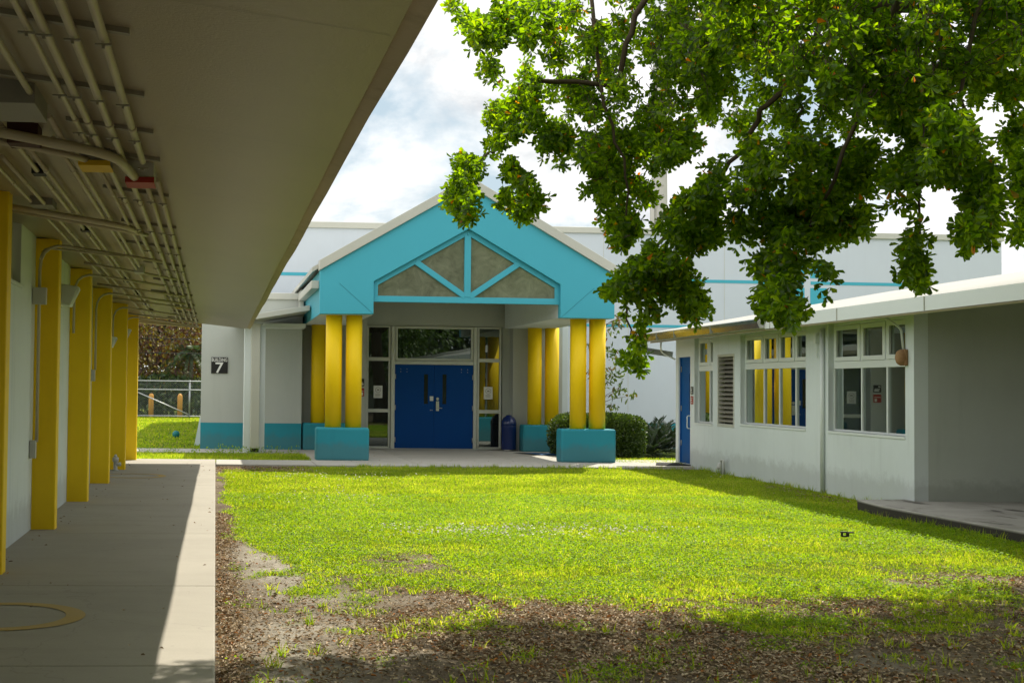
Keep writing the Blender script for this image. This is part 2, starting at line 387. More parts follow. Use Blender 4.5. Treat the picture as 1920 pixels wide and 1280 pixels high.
a = ground.data.attributes.new("sand", 'FLOAT', 'POINT'); a.data.foreach_set("value", sd.ravel().astype(np.float32))
ground.data.polygons.foreach_set("use_smooth", np.ones(len(F), bool))

# ------------------------------------------------------------------ grass, litter, flowers
def blades(n_try, x0, x1, y0, y1, hmin, hmax, wd, dens=None, near=None):
    x = RNG.uniform(x0, x1, n_try); y = RNG.uniform(y0, y1, n_try)
    keep = RNG.random(n_try) < (cover(x, y) if dens is None else dens(x, y))
    return x[keep], y[keep]
def grass_mesh(x, y, z, h, wd, lean=.5):
    n = len(x); P = np.stack([x, y, z], 1)
    az = RNG.uniform(0, 2*np.pi, n); side = np.stack([np.cos(az), np.sin(az), np.zeros(n)], 1)
    la = RNG.uniform(0, 2*np.pi, n); ln = RNG.uniform(.1, 1, n)*lean
    D = np.stack([np.cos(la)*ln, np.sin(la)*ln, np.ones(n)], 1); D = unit(D)
    h = h[:, None]; wd = np.broadcast_to(wd, (n,))[:, None]
    mid = P+D*h*.55; D2 = D+np.stack([np.cos(la)*ln, np.sin(la)*ln, -.3*ln], 1)*.9; tip = mid+unit(D2)*h*.5
    V = np.stack([P-side*wd*.5, P+side*wd*.5, mid+side*wd*.4, mid-side*wd*.4, tip], 1)
    return V
GX, GW = [], []
def collect(x, y, h, wd, lean, z=None):
    Vb = grass_mesh(x, y, gz(x, y)-.004 if z is None else z, h, wd, lean); GX.append(Vb)
x, y = blades(330000, .06, 9.6, 6.9, 15, 0, 0, 0); h = RNG.uniform(.014, .040, len(x))*(.5+1.0*vnoise(x, y, 2.2, 31)); collect(x, y, h, RNG.uniform(.005, .011, len(x)), 1.3)
x, y = blades(330000, .06, 10.2, 15, 27.0, 0, 0, 0); h = RNG.uniform(.018, .050, len(x))*(.45+1.1*vnoise(x, y, 1.5, 33)); collect(x, y, h, RNG.uniform(.008, .014, len(x)), 1.1)
# taller tufts left standing by walls and slab edges
def tufts(cx, cy, n, rad, h0, h1, wd, lean=.5):
    a = RNG.uniform(0, 2*np.pi, n); r_ = rad*np.sqrt(RNG.random(n)); x = cx+np.cos(a)*r_; y = cy+np.sin(a)*r_
    collect(x, y, RNG.uniform(h0, h1, n), RNG.uniform(wd*.7, wd*1.3, n), lean)
for k in range(90):
    t = RNG.random(); tufts(8.75+.0*t+RNG.normal()*.05, 9+9.5*t, 7, .06, .05, .13, .007)
for k in range(150):
    tufts(RNG.uniform(2.5, 9.6), 26.85+RNG.normal()*.07, 8, .06, .05, .12, .010)
for k in range(70):
    v_ = RNG.uniform(0, 10.5); tufts(9.66+.035*v_, 18.3+v_, 8, .07, .05, .14, .010)
_x = RNG.uniform(.3, 8.8, 6000); _y = RNG.uniform(8.6, 16.5, 6000); _k = (RNG.random(6000) < np.clip(cover(_x, _y)*1.4, 0, 1)) & (vnoise(_x, _y, 1.1, 91) > .47)
for cx_, cy_ in zip(_x[_k][:2600], _y[_k][:2600]): tufts(cx_, cy_, 16, .07, .025, .058, .009, 1.3)
for k in range(190):
    tufts(RNG.uniform(.3, 8.8), RNG.uniform(7.1, 10.8), RNG.integers(6, 26), RNG.uniform(.03, .09), .03, .11, .008, .9)
# the strip behind the walk, the lawn past the building and the bed by the hedge
def strip(n, x0, x1, y0, y1, h0, h1, wd):
    x = RNG.uniform(x0, x1, n); y = RNG.uniform(y0, y1, n)
    GX.append(grass_mesh(x, y, np.full(n, -.06), RNG.uniform(h0, h1, n), RNG.uniform(wd*.7, wd*1.3, n), .8))
strip(16000, -2.2, 2.1, 28.62, 31.3, .05, .12, .014)
strip(26000, -5.5, .8, 33.4, 66, .04, .09, .03)
strip(9000, 8.9, 12.6, 28.7, 30.8, .04, .10, .014)
VB = np.concatenate(GX, 0); n = len(VB)
b = (np.arange(n)*5)[:, None]
# blade = quad + pointed quad
F = np.concatenate([b+np.array([[0, 1, 2, 3]])], 0)
Ft = b+np.array([[3, 2, 4]])
me = bpy.data.meshes.new("lawn_grass"); Vf = VB.reshape(-1, 3).astype(np.float32)
me.vertices.add(len(Vf)); me.vertices.foreach_set("co", Vf.ravel())
loops = np.concatenate([F.ravel(), Ft.ravel()]).astype(np.int32)
me.loops.add(len(loops)); me.loops.foreach_set("vertex_index", loops)
me.polygons.add(2*n); me.polygons.foreach_set("loop_start", np.concatenate([np.arange(n)*4, n*4+np.arange(n)*3]).astype(np.int32))
try: me.polygons.foreach_set("loop_total", np.concatenate([np.full(n, 4), np.full(n, 3)]).astype(np.int32))
except Exception: pass
me.update(calc_edges=True); me.validate()
M['grass'] = leafmat("grass_blades", [(.12, .20, .010), (.21, .32, .013), (.29, .385, .017), (.37, .41, .05), (.44, .40, .17)], .60, (2.35, 2.3, .6), .45, .02, .8)
me.materials.append(M['grass']); go = bpy.data.objects.new("lawn_grass", me); COL.objects.link(go); tag(go, kind="stuff")

# low leafy ground cover among the grass
x, y = blades(260000, .06, 9.2, 6.9, 20, 0, 0, 0)
kk = RNG.random(len(x)) < .85*sstep(.40, .55, vnoise(x, y, 1.2, 77)+.12*sstep(3, .5, x)); x, y = x[kk], y[kk]; n = len(x)
az = RNG.uniform(0, 2*np.pi, n)
P = np.stack([x, y, gz(x, y)+RNG.uniform(.005, .05, n)], 1); D = np.stack([np.cos(az), np.sin(az), RNG.normal(size=n)*.35], 1)
M['weed'] = leafmat("ground_cover_leaf", [(.10, .19, .010), (.18, .29, .014), (.27, .36, .03)], .5, (2.2, 2.3, .5), .45, .02)
wo_ = leaves("ground_cover", P, D, RNG.uniform(.012, .028, n), RNG.uniform(.010, .020, n), M['weed'], None, .15, 'oval', np.tile([0, 0, 1.0], (n, 1))); tag(wo_, kind="stuff")
# dead leaves
def walk_pts():
    x = np.concatenate([-np.abs(RNG.normal(size=35))*.35, RNG.uniform(-1.9, 0, 16), RNG.uniform(-1.85, -1.6, 40)]); y = RNG.uniform(6.5, 27, len(x)); return x, y
def litter_pts():
    X, Y = [], []
    x = RNG.uniform(.05, 9.0, 150000); y = RNG.uniform(6.9, 14, 150000)
    k = RNG.random(150000) < (1-cover(x, y))*(.22+.78*sstep(.36, .55, vnoise(x, y, .9, 41)))*(.10+.90*sstep(12.5, 9.5, y+.9*np.exp(-x)))*(.25+.75*sstep(.5, 1.8, x+1.2*(vnoise(x, y, .7, 19)-.5))); X.append(x[k]); Y.append(y[k])
    x = np.abs(RNG.normal(size=4500))*.10+.04; y = RNG.uniform(6.9, 17, 4500); k = RNG.random(4500) < sstep(.3, .6, vnoise(x*0, y, .6, 5)); X.append(x[k]); Y.append(y[k])
    x = RNG.uniform(.05, 1.9, 1800); y = RNG.uniform(25.2, 26.9, 1800); X.append(x); Y.append(y)
    v_ = RNG.uniform(1.2, 4.5, 500); x = 9.55+.035*v_-np.abs(RNG.normal(size=500))*.25; X.append(x); Y.append(18.04+v_)
    return np.concatenate(X), np.concatenate(Y)
x, y = litter_pts(); n = len(x); az = RNG.uniform(0, 2*np.pi, n)
P = np.stack([x, y, gz(x, y)+RNG.uniform(.004, .022, n)], 1); D = np.stack([np.cos(az), np.sin(az), RNG.normal(size=n)*.25], 1)
M['litter'] = leafmat("dead_leaf", [(.12, .085, .05), (.28, .20, .12), (.46, .35, .23), (.60, .49, .35), (.22, .155, .09), (.42, .32, .21), (.56, .45, .32), (.16, .115, .07), (.46, .18, .04)], .15, (1.1, 1.0, .8), .5, .02)
wx, wy = walk_pts(); px2, py2 = RNG.uniform(2.3, 8.8, 60), RNG.uniform(27.1, 30.5, 60); wx = np.concatenate([wx, px2]); wy = np.concatenate([wy, py2]); m_ = len(wx); az = RNG.uniform(0, 2*np.pi, m_)
P = np.concatenate([P, np.stack([wx, wy, np.full(m_, .005)], 1)]); D = np.concatenate([D, np.stack([np.cos(az), np.sin(az), np.zeros(m_)], 1)]); n = len(P)
lo = leaves("leaf_litter", P, D, RNG.uniform(.018, .045, n), RNG.uniform(.010, .021, n), M['litter'], None, .35, 'oval', np.tile([0, 0, 1.0], (n, 1))); tag(lo, kind="stuff")
# small white flowers in the lawn
X, Y = [], []
for cx, cy_, sx, sy, k in ((3.1, 14.9, .8, .40, 300), (4.4, 15.2, .6, .25, 120), (1.5, 19.5, .7, .8, 80), (2.2, 23.8, 1.0, .6, 110), (5.6, 13.9, .6, .2, 16), (9.5, 24.5, .3, 1.0, 12)):
    X.append(cx+RNG.normal(size=k)*sx); Y.append(cy_+RNG.normal(size=k)*sy)
x = np.concatenate(X); y = np.concatenate(Y); n = len(x)
P = np.stack([x, y, gz(x, y)+RNG.uniform(.04, .075, n)], 1); D = unit(RNG.normal(size=(n, 3))*np.array([1, 1, .3]))
M['petal'] = leafmat("white_petal", [(.62, .62, .50), (.75, .74, .66)], .4, (1, 1, .9))
fo = leaves("clover_flowers", P-D*.012, D, .026, .022, M['petal'], None, .2, 'oval'); tag(fo, kind="stuff")

# ------------------------------------------------------------------ walks and slabs
mb = MB(); cuts = [-26, -13, -6, -2.6, .8, 4.2, 7.6, 10.6, 14.3, 17.6, 21.2, 23.85, 26.55, 28.6]
for a_, b_ in zip(cuts[:-1], cuts[1:]): mb.box(-2.6, .02, a_+.006, b_-.006, -.12, 0)
tag(mb.build("walkway", 'concrete', None, .012, 2), kind="structure")
def ring(cx, cy, r_, w_):
    mb = MB(); n = 64
    for i in range(n):
        t0, t1 = 2*math.pi*i/n, 2*math.pi*(i+1)/n
        q = [(cx+rr*math.cos(t)*(1+.0*t), cy+rr*math.sin(t), .004) for rr, t in ((r_-w_/2, t0), (r_+w_/2*(1+.5*max(0, math.cos(t0))), t0), (r_+w_/2*(1+.5*max(0, math.cos(t1))), t1), (r_-w_/2, t1))]
        if max(p[0] for p in q) > -1.94: mb.add(q, [(0, 1, 2, 3)])
    return mb
o = ring(-1.44, 9.2, .50, .105).build("floor_marking", 'ring'); tag(o, "worn yellow ring painted on the near part of the shaded walkway", "floor marking", "yellow rings painted on the walkway")
o = ring(-1.42, 23.2, .52, .10).build("floor_marking", 'ring'); tag(o, "faint yellow ring painted at the far end of the shaded walkway", "floor marking", "yellow rings painted on the walkway")
mb = MB()
for a_, b_ in ((.035, 2.05), (2.06, 4.2), (4.21, 6.6), (6.61, 9.0)): mb.box(a_, b_, 26.95, 28.62, -.12, -.004)
mb.box(9.01, 10.9, 27.5, 29.95, -.12, -.004)
tag(mb.build("entrance_path", 'slab2', None, .01), kind="structure")
mb = MB()
for a_, b_ in ((2.06, 4.2), (4.21, 6.6), (6.61, 9.0)):
    mb.box(a_, b_, 28.63, 31.4, -.12, -.004); mb.box(a_, b_, 31.41, 34.4, -.12, -.004)
tag(mb.build("porch_floor", 'slab2', None, .008), kind="structure")
mb = MB(); mb.box(-12, 2.05, 31.5, 33.3, -.12, 0); tag(mb.build("back_path", 'slab2', None, .01), kind="structure")
mb = MB(); mb.prism_y([(0, 0)], 0, 0) if False else None
mb.add([(8.86, 3, -.08), (8.86, 17.2, -.08), (9.02, 18.25, -.08), (9.75, 18.35, -.08), (22, 18.0, -.08), (22, 3, -.08), (8.86, 3, .085), (8.86, 17.2, .085), (9.02, 18.25, .085), (9.75, 18.35, .085), (22, 18.0, .085), (22, 3, .085)],
       [(5, 4, 3, 2, 1, 0), (6, 7, 8, 9, 10, 11), (0, 1, 7, 6), (1, 2, 8, 7), (2, 3, 9, 8), (3, 4, 10, 9), (4, 5, 11, 10), (5, 0, 6, 11)])
def stained():
    m, nt, out = new_mat("stained_slab"); v = objvec(nt)
    c = ramp(nt, noise(nt, v, 1.0, 8, .7), [(.3, (.27, .255, .22)), (.6, (.42, .40, .36))])
    sx = nt.nodes.new("ShaderNodeSeparateXYZ"); nt.links.new(v, sx.inputs[0])
    ad = nt.nodes.new("ShaderNodeMath"); ad.operation = 'MULTIPLY_ADD'; nt.links.new(noise(nt, objvec(nt, (2.2, .5, 1)), 1.1, 6, .6), ad.inputs[0]); ad.inputs[1].default_value = 1.5; nt.links.new(sx.outputs[0], ad.inputs[2])
    c = mixc(nt, ramp(nt, ad.outputs[0], [(0.0, 0.0), (1.0, 0.0)]) if False else ramp(nt, noise(nt, objvec(nt, (1.6, .45, 1)), 1.3, 7, .62), [(.56, 0.0), (.64, .8)]), c, (.035, .030, .024))
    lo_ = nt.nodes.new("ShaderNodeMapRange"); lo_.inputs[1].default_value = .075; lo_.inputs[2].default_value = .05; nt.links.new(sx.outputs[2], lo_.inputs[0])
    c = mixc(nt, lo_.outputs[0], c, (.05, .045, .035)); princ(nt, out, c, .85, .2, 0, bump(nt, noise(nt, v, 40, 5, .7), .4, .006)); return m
bmo = mb.build("breezeway_slab", stained(), None, .012); tag(bmo, kind="structure")
bpy.context.view_layer.update()

# ------------------------------------------------------------------ left classroom block with covered walk
lb = thing("classroom_block", (-2.2, 14, 0), "shaded white classroom block with a row of yellow pillars under a wide beige canopy roof", "building")
COLY = [7.75, 11.18, 14.63, 18.08, 21.4, 24.88, 28.06]
WX = -1.97
mb = MB(); mb.box(-7, WX, -27, 28.4, -.1, 2.56); wins = []
edges = [-27.0]
for y_ in COLY[:-1]: wins.append((y_+.75, y_+2.35))
zt = 3.4
for a_, b_ in wins: mb.box(-7, WX, edges[-1], a_, 2.56, zt); edges.append(b_)
mb.box(-7, WX, edges[-1], 28.4, 2.56, zt)
wall = mb.build("wall", 'white_base', lb)
def ceil_z(X, Y): return 2.88-.00367*(Y-4)+(.74-X)*(.1341-.00322*(Y-4)*.0) - (.74-X)*.0012*(Y-4)
# roof slab, sloping down to its outer edge
mb = MB(); Y0, Y1 = -26.0, 28.75
def rc(X, Y, dz=0): return (X, Y, ceil_z(X, Y)+dz)
yy = np.linspace(Y0, Y1, 45)
vs, fs = [], []
for i, y_ in enumerate(yy):
    e = .004*math.sin(i*2.1)+.004*math.sin(i*5.3)
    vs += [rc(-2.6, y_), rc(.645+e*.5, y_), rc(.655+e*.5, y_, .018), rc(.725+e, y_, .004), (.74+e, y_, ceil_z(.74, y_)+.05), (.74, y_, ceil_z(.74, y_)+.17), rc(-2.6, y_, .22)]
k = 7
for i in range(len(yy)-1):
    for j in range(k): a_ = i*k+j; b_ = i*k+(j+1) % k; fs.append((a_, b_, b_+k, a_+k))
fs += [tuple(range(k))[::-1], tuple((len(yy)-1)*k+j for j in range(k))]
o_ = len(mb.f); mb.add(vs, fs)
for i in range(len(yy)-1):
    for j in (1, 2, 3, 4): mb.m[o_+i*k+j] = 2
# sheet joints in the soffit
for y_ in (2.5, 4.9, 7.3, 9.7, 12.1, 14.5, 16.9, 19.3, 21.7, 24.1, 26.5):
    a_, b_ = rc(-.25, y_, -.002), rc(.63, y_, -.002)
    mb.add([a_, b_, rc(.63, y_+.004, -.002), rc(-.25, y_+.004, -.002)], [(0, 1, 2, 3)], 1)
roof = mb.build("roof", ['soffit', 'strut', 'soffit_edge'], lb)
for y_ in COLY:
    mb = MB(); xw = -1.715+.0062*(y_-14.6); mb.box(WX-.02, xw, y_, y_+.21, -.02, ceil_z(-1.85, y_)-.002 if y_ > 9 else 3.3)
    mb.build("pillar", 'yellow_side', lb, .012)
for a_, b_ in wins:
    mb = MB()
    mb.box(WX-.13, WX-.08, a_, b_, 2.56, 2.60); mb.box(WX-.13, WX-.08, a_, b_, 3.20, 3.24); mb.box(WX-.13, WX-.08, a_, a_+.05, 2.60, 3.20); mb.box(WX-.13, WX-.08, b_-.05, b_, 2.60, 3.20); mb.box(WX-.125, WX-.085, (a_+b_)/2-.02, (a_+b_)/2+.02, 2.60, 3.20)
    wn = mb.build("window", 'trim', lb, .004)
    mb = MB(); mb.box(WX-.115, WX-.10, a_+.05, b_-.05, 2.60, 3.20); mb.build("pane", 'glass_dark', wn)
    mb = MB(); mb.box(WX-.07, WX+.03, a_-.03, b_+.03, 2.53, 2.565); mb.build("sill", 'white_wall', wn, .005)
# conduits strapped below the soffit
def run(X, ya, yb, r_, drop=.05, bend=None):
    pts = [(X, y_, ceil_z(X, y_)-drop) for y_ in np.linspace(ya, yb, max(3, int((yb-ya)/2)))]
    r_ *= .86; mb = MB().tube(pts, r_, 8)
    y_ = ya+1.1
    while y_ < yb: mb.tube([(X, y_, ceil_z(X, y_)-drop), (X, y_+.07, ceil_z(X, y_+.07)-drop)], r_*1.22, 8); y_ += 3.05   # couplings
    return mb.build("conduit", 'pipe', roof)
for X, ya, yb, r_ in ((-.475, -3, 8.35, .024), (-.60, -3, 28.5, .025), (-.715, -3, 28.5, .024), (-.785, -3, 8.2, .018), (-.415, 9.0, 28.5, .022), (-.50, 8.8, 28.5, .022), (-.79, 8.9, 14.6, .018), (-.80, 20, 28.5, .018),
                      (-.955, 3, 7.1, .020), (-.93, 7.3, 16, .020), (-.99, 8, 18.5, .020), (-1.20, 8.2, 24, .019), (-1.27, 3, 27, .020), (-1.45, 9, 27, .019), (-1.56, 3, 21, .017)):
    run(X, ya, yb, r_)
for k_, y_ in enumerate((4.2, 5.4, 6.55, 7.5, 8.4, 9.95, 11.9, 13.65, 15.6, 18.0, 20.3, 22.6, 25.0, 27.4)):
    xa = -.86 if k_ % 3 != 1 else -1.0
    if k_ in (2,): xa = -1.2
    mb = MB(); z1, z2 = ceil_z(xa, y_), ceil_z(-.38, y_)
    mb.add([(xa, y_, z1-.024), (-.37, y_, z2-.024), (-.37, y_+.042, z2-.024), (xa, y_+.042, z1-.024), (xa, y_, z1), (-.37, y_, z2), (-.37, y_+.042, z2), (xa, y_+.042, z1)],
           [(0, 3, 2, 1), (4, 5, 6, 7), (0, 1, 5, 4), (2, 3, 7, 6), (0, 4, 7, 3), (1, 2, 6, 5)])
    for X in (-.475, -.60, -.715, -.785) if y_ < 9 else (-.415, -.50, -.60, -.715):
        z_ = ceil_z(X, y_)-.05; mb.box(X-.034, X+.034, y_+.01, y_+.03, z_-.034, z_-.026); mb.box(X-.006, X+.006, y_+.012, y_+.028, z_-.046, z_-.026)
    mb.build("strut", 'strut', roof)
def hang_box(x0, x1, y0, y1, d, mat, lid=None):
    z_ = ceil_z((x0+x1)/2, y0); mb = MB(); mb.box(x0, x1, y0, y1, z_-d, z_+.02)
    bx = mb.build("junction_box", mat, roof, .004)
    if lid:
        mb = MB(); mb.box(x0-.004, x1+.004, y0-.012, y1+.004, z_-d-.010, z_-d-.001); mb.box(x0-.004, x1+.004, y0-.012, y0-.001, z_-d-.001, z_-d*.80); mb.build("cover", lid, bx)
    return bx
hang_box(-1.20, -.93, 6.75, 7.25, .12, 'box_grey'); hang_box(-.60, -.42, 8.65, 8.90, .13, 'box_light', 'red'); hang_box(-.87, -.68, 8.35, 8.62, .11, 'box_grey', 'ybox')
hang_box(-1.24, -1.06, 7.85, 8.05, .13, 'redbrown'); hang_box(-1.31, -1.22, 9.4, 9.55, .07, 'black'); hang_box(-1.57, -1.38, 11.2, 11.5, .07, 'box_grey'); hang_box(-1.30, -1.20, 12.7, 12.85, .07, 'black')
hang_box(-1.02, -.90, 16.4, 16.7, .09, 'box_light'); hang_box(-.52, -.44, 22.9, 23.1, .07, 'box_light', 'red'); hang_box(-.70, -.60, 22.9, 23.1, .07, 'box_light', 'ybox')
for y_ in (18.6, 21.0, 23.4, 25.6): hang_box(-1.30, -1.21, y_, y_+.12, .06, 'black')
def arc_pipe(pts, r_, parent, mat='pipe', name="conduit", n=6, rad=.18):
    """polyline with rounded bends"""
    P_ = [Vector(p) for p in pts]; out_ = [P_[0]]
    for i in range(1, len(P_)-1):
        a_, b_ = (P_[i-1]-P_[i]), (P_[i+1]-P_[i]); q = min(rad, a_.length*.45, b_.length*.45)
        A_, B_ = P_[i]+a_.normalized()*q, P_[i]+b_.normalized()*q
        for t in np.linspace(0, 1, n): out_.append(A_*(1-t)**2+P_[i]*2*t*(1-t)+B_*t**2)
    out_.append(P_[-1]); return MB().tube(out_, r_, 8).build(name, mat, parent)
# runs that come up the wall beside a pillar, bend and cross the soffit
for y_, zb, xe, r_ in ((14.5, .95, -.60, .017), (18.0, 2.25, -.72, .017), (21.3, 1.8, -.50, .017), (24.8, 2.4, -.72, .016), (27.9, 2.4, -.80, .016)):
    xw = -1.90; arc_pipe([(xw, y_-.06, zb), (xw, y_-.06, ceil_z(xw, y_)-.07), (xe, y_+.12, ceil_z(xe, y_)-.085)], r_, roof, rad=.30)
arc_pipe([(-1.9, 14.42, 2.9), (-1.86, 14.5, ceil_z(-1.86, 14.5)-.12), (-1.0, 14.45, ceil_z(-1.0, 14.5)-.10)], .012, roof, rad=.2)
arc_pipe([(-1.95, 7.55, ceil_z(-1.9, 7.5)-.10), (-.62, 7.95, ceil_z(-.62, 8)-.10), (-.53, 8.75, ceil_z(-.53, 8.7)-.11)], .030, roof, rad=.25)
arc_pipe([(-1.95, 7.72, ceil_z(-1.9, 7.5)-.12), (-.90, 8.1, ceil_z(-.9, 8)-.12), (-.80, 8.45, ceil_z(-.8, 8.4)-.08)], .020, roof, rad=.2)
arc_pipe([(-1.95, 11.35, ceil_z(-1.9, 11.4)-.09), (-.78, 11.7, ceil_z(-.78, 11.7)-.09), (-.70, 12.4, ceil_z(-.70, 12.3)-.05)], .026, roof, rad=.3)
arc_pipe([(-1.95, 11.55, ceil_z(-1.9, 11.4)-.10), (-.74, 11.95, ceil_z(-.78, 11.7)-.11), (-.66, 12.5, ceil_z(-.66, 12.3)-.05)], .018, roof, rad=.3)
arc_pipe([(-1.6, 16.2, ceil_z(-1.6, 16.2)-.08), (-1.0, 16.5, ceil_z(-1, 16.5)-.08), (-.50, 16.9, ceil_z(-.5, 16.9)-.07)], .016, roof)
for y_ in (19.6, 22.4, 26.8, 28.2): arc_pipe([(-1.75, y_, ceil_z(-1.7, y_)-.07), (-.45, y_+.15, ceil_z(-.45, y_)-.08)], .015, roof)
for i in range(4): arc_pipe([(-1.9, 28.62, ceil_z(-1.9, 28.6)-.05-.035*i), (-.85+.15*i, 28.66, ceil_z(-.85, 28.6)-.05-.03*i)], .018, roof)
mb = MB(); mb.box(-1.965, -1.82, 14.36, 14.46, 2.42, 2.60); mb.build("junction_box", 'box_light', wall, .005)
mb = MB(); mb.box(-1.965, -1.90, 14.36, 14.44, .78, .97); mb.build("junction_box", 'box_light', wall, .004)
mb = MB(); mb.box(-1.965, -1.90, 21.2, 21.27, 1.62, 1.80); mb.build("junction_box", 'box_light', wall, .004)
# floodlights on the wall
def flood(y_, z_, s, label):
    t = thing("wall_floodlight", (WX, y_, z_), label, "floodlight", "floodlights on the pillared wall")
    mb = MB(); mb.box(WX, WX+.05*s, y_-.13*s, y_+.13*s, z_-.15*s, z_+.15*s); mb.build("back_plate", 'white_trim', t, .008)
    mb = MB(); a_, b_ = WX+.05*s, WX+.26*s
    mb.add([(a_, y_-.12*s, z_-.13*s), (a_, y_+.12*s, z_-.13*s), (a_, y_+.12*s, z_+.13*s), (a_, y_-.12*s, z_+.13*s), (b_-.1*s, y_-.12*s, z_-.15*s), (b_-.1*s, y_+.12*s, z_-.15*s), (b_, y_+.12*s, z_+.10*s), (b_, y_-.12*s, z_+.10*s)],
           [(0, 3, 2, 1), (4, 5, 6, 7), (0, 4, 7, 3), (1, 2, 6, 5), (0, 1, 5, 4), (3, 7, 6, 2)]); mb.build("lamp_hood", 'white_trim', t, .012)
    mb = MB(); mb.add([(b_-.095*s, y_-.10*s, z_-.135*s), (b_-.095*s, y_+.10*s, z_-.135*s), (b_+.004, y_+.10*s, z_+.075*s), (b_+.004, y_-.10*s, z_+.075*s)], [(0, 1, 2, 3)])
    mb.build("lens", 'trim', t)
flood(16.75, 2.68, 1.0, "white wedge-shaped floodlight on the wall beside the third yellow pillar from the near end")
flood(24.1, 2.34, .75, "small white floodlight low beside the second-farthest yellow pillar")
flood(27.6, 2.62, .85, "white floodlight half hidden beside the farthest yellow pillar")
t = thing("standpipe", (-1.82, 24.6, 0), "grey standpipe with a capped outlet at the foot of a yellow pillar", "standpipe")
mb = MB().lathe([(.06, 0), (.06, .02), (.035, .03), (.035, .16), (.055, .17), (.055, .24), (.03, .25)], -1.80, 24.55, 16); mb.tube([(-1.80, 24.55, .12), (-1.70, 24.55, .12)], .035, 10); mb.build("pipe_body", 'box_light', t)
mb = MB().lathe([(.03, .25), (.03, .27), (.012, .30)], -1.80, 24.55, 12); mb.build("valve", 'box_light', t)

bk = thing("added_verandah_block", (8, -16, 0), "added low block with a deep verandah, unseen behind the viewpoint, blocking light, mirrored in the glass", "building")  # unseen block added to stop low light and give the glass a reflection
MB().box(-8, 24, -20, -16, -.1, 2.7).build("wall", 'dark_wall', bk)
MB().prism_y([(-9, 2.72), (25, 2.72), (25, 2.95), (8, 3.7), (-9, 2.95)], -20.5, -12.6).build("roof", 'roofsheet', bk)
for x_ in range(-8, 25, 4): MB().box(x_, x_+.2, -12.9, -12.7, -.1, 2.72).build("post", 'yellow_side', bk)
for x_ in (-5, -1, 3, 7, 11, 15, 19):
    f = MB().box(x_, x_+1.8, -16.0, -15.94, 1.0, 2.3).build("window", 'white_trim', bk); MB().box(x_+.08, x_+1.72, -15.94, -15.93, 1.08, 2.22).build("pane", 'glass_dark', f)

# ------------------------------------------------------------------ gym hall far behind
gh = thing("gym_hall", (11, 46, 0), "tall pale flat-roofed hall with teal stripes behind the blue porch", "building")
mb = MB(); mb.box(-.32, 22.6, 37, 60, .66, 6.0)
for x_ in (10.9, 11.62, 14.4, 19.9): mb.box(x_, x_+.012, 36.996, 37.01, .66, 6.0, 1)
mb.box(9.3, 11.62, 36.996, 37.01, 2.72, 2.73, 1); mb.build("wall", ['gym_wall', 'coping'], gh)
mb = MB(); mb.box(-.32, 22.6, 37, 60, -.1, .66); mb.build("wall_base", 'teal_dark', gh)
mb = MB(); mb.box(-.38, 22.66, 36.94, 60.06, 6.0, 6.17); mb.build("coping", 'coping', gh, .01)
mb = MB()
for x0, x1, z0, z1 in ((-.32, 16.72, 4.655, 4.745), (16.93, 22.6, 4.655, 4.745), (8.9, 22.6, 3.36, 3.44), (16.1, 16.75, 4.84, 5.25), (16.92, 17.4, 4.84, 5.25), (16.1, 16.75, 4.05, 4.56), (16.92, 17.4, 4.05, 4.56)): mb.box(x0, x1, 36.992, 37.01, z0, z1)
mb.build("stripe", 'teal', gh)
# concrete pole above the hall roof
t = thing("concrete_pole", (15.2, 45, 0), "round concrete pole with climbing rungs rising behind the pale hall", "pole")
MB().lathe([(.36, -.1), (.27, 9), (.25, 12.5), (.23, 12.52)], 15.22, 64, 8).build("shaft", 'pole', t)
o = t.children[0]
t.location = (15.22*64/45.0*1.0, 64, 0)
for ch in list(t.children): bpy.data.objects.remove(ch)
px_ = at(1236, 428, 61); t.location = (px_[0], 61, 0)
MB().lathe([(.46, -.1), (.36, 12), (.30, 18), (.28, 18.05)], px_[0], 61, 12).build("shaft", 'pole', t)
mb = MB(); mb.box(px_[0]-.53, px_[0]-.37, 60.6, 60.75, -.1, 10.6); mb.build("conduit_cover", 'pole', t, .01)
mb = MB()
for i in range(14):
    z_ = 8+i*.45; mb.tube([(px_[0]-.12, 60.66, z_), (px_[0]-.10, 60.50, z_-.05), (px_[0]+.04, 60.50, z_-.05), (px_[0]+.06, 60.64, z_)], .014, 6)
mb.build("rung", 'strut', t)

# ------------------------------------------------------------------ entrance block (Building 7)
eb = thing("entrance_block", (2.5, 34.4, 0), "low grey entrance block with a teal foot, blue double doors and tall glass sidelights", "building")
mb = MB()
mb.box(-.36, 2.15, 33.3, 36.9, .65, 3.74); mb.box(2.15, 3.86, 34.0, 34.6, 0, 4.05)
mb.box(3.86, 7.46, 34.4, 34.6, 3.18, 4.05); mb.box(7.46, 7.66, 34.4, 34.6, 0, 4.05); mb.box(7.66, 8.95, 34.0, 34.6, 0, 4.05); mb.box(3.86, 3.90, 34.4, 34.6, 0, 3.18)
mb.box(2.15, 9.18, 34.6, 36.9, 3.2, 4.05)
mb.build("wall", 'grey_wall', eb)
mb = MB(); mb.box(-.362, 2.15, 33.297, 36.9, -.02, .65); mb.build("wall_base", 'teal_dark', eb)
mb = MB(); mb.box(-.42, 2.15, 33.24, 36.9, 3.74, 3.90); mb.build("coping", 'coping', eb, .01)
mb = MB(); mb.box(8.95, 9.18, 34.3, 36.9, -.02, 4.05); mb.build("end_pier", 'white_wall', eb, .01)
mb = MB(); mb.prism_y([(.45, 3.04), (2.17, 3.35), (2.17, 3.47), (.45, 3.16)], 31.0, 33.24); mb.build("lean_to_roof", 'coping', eb, .006)
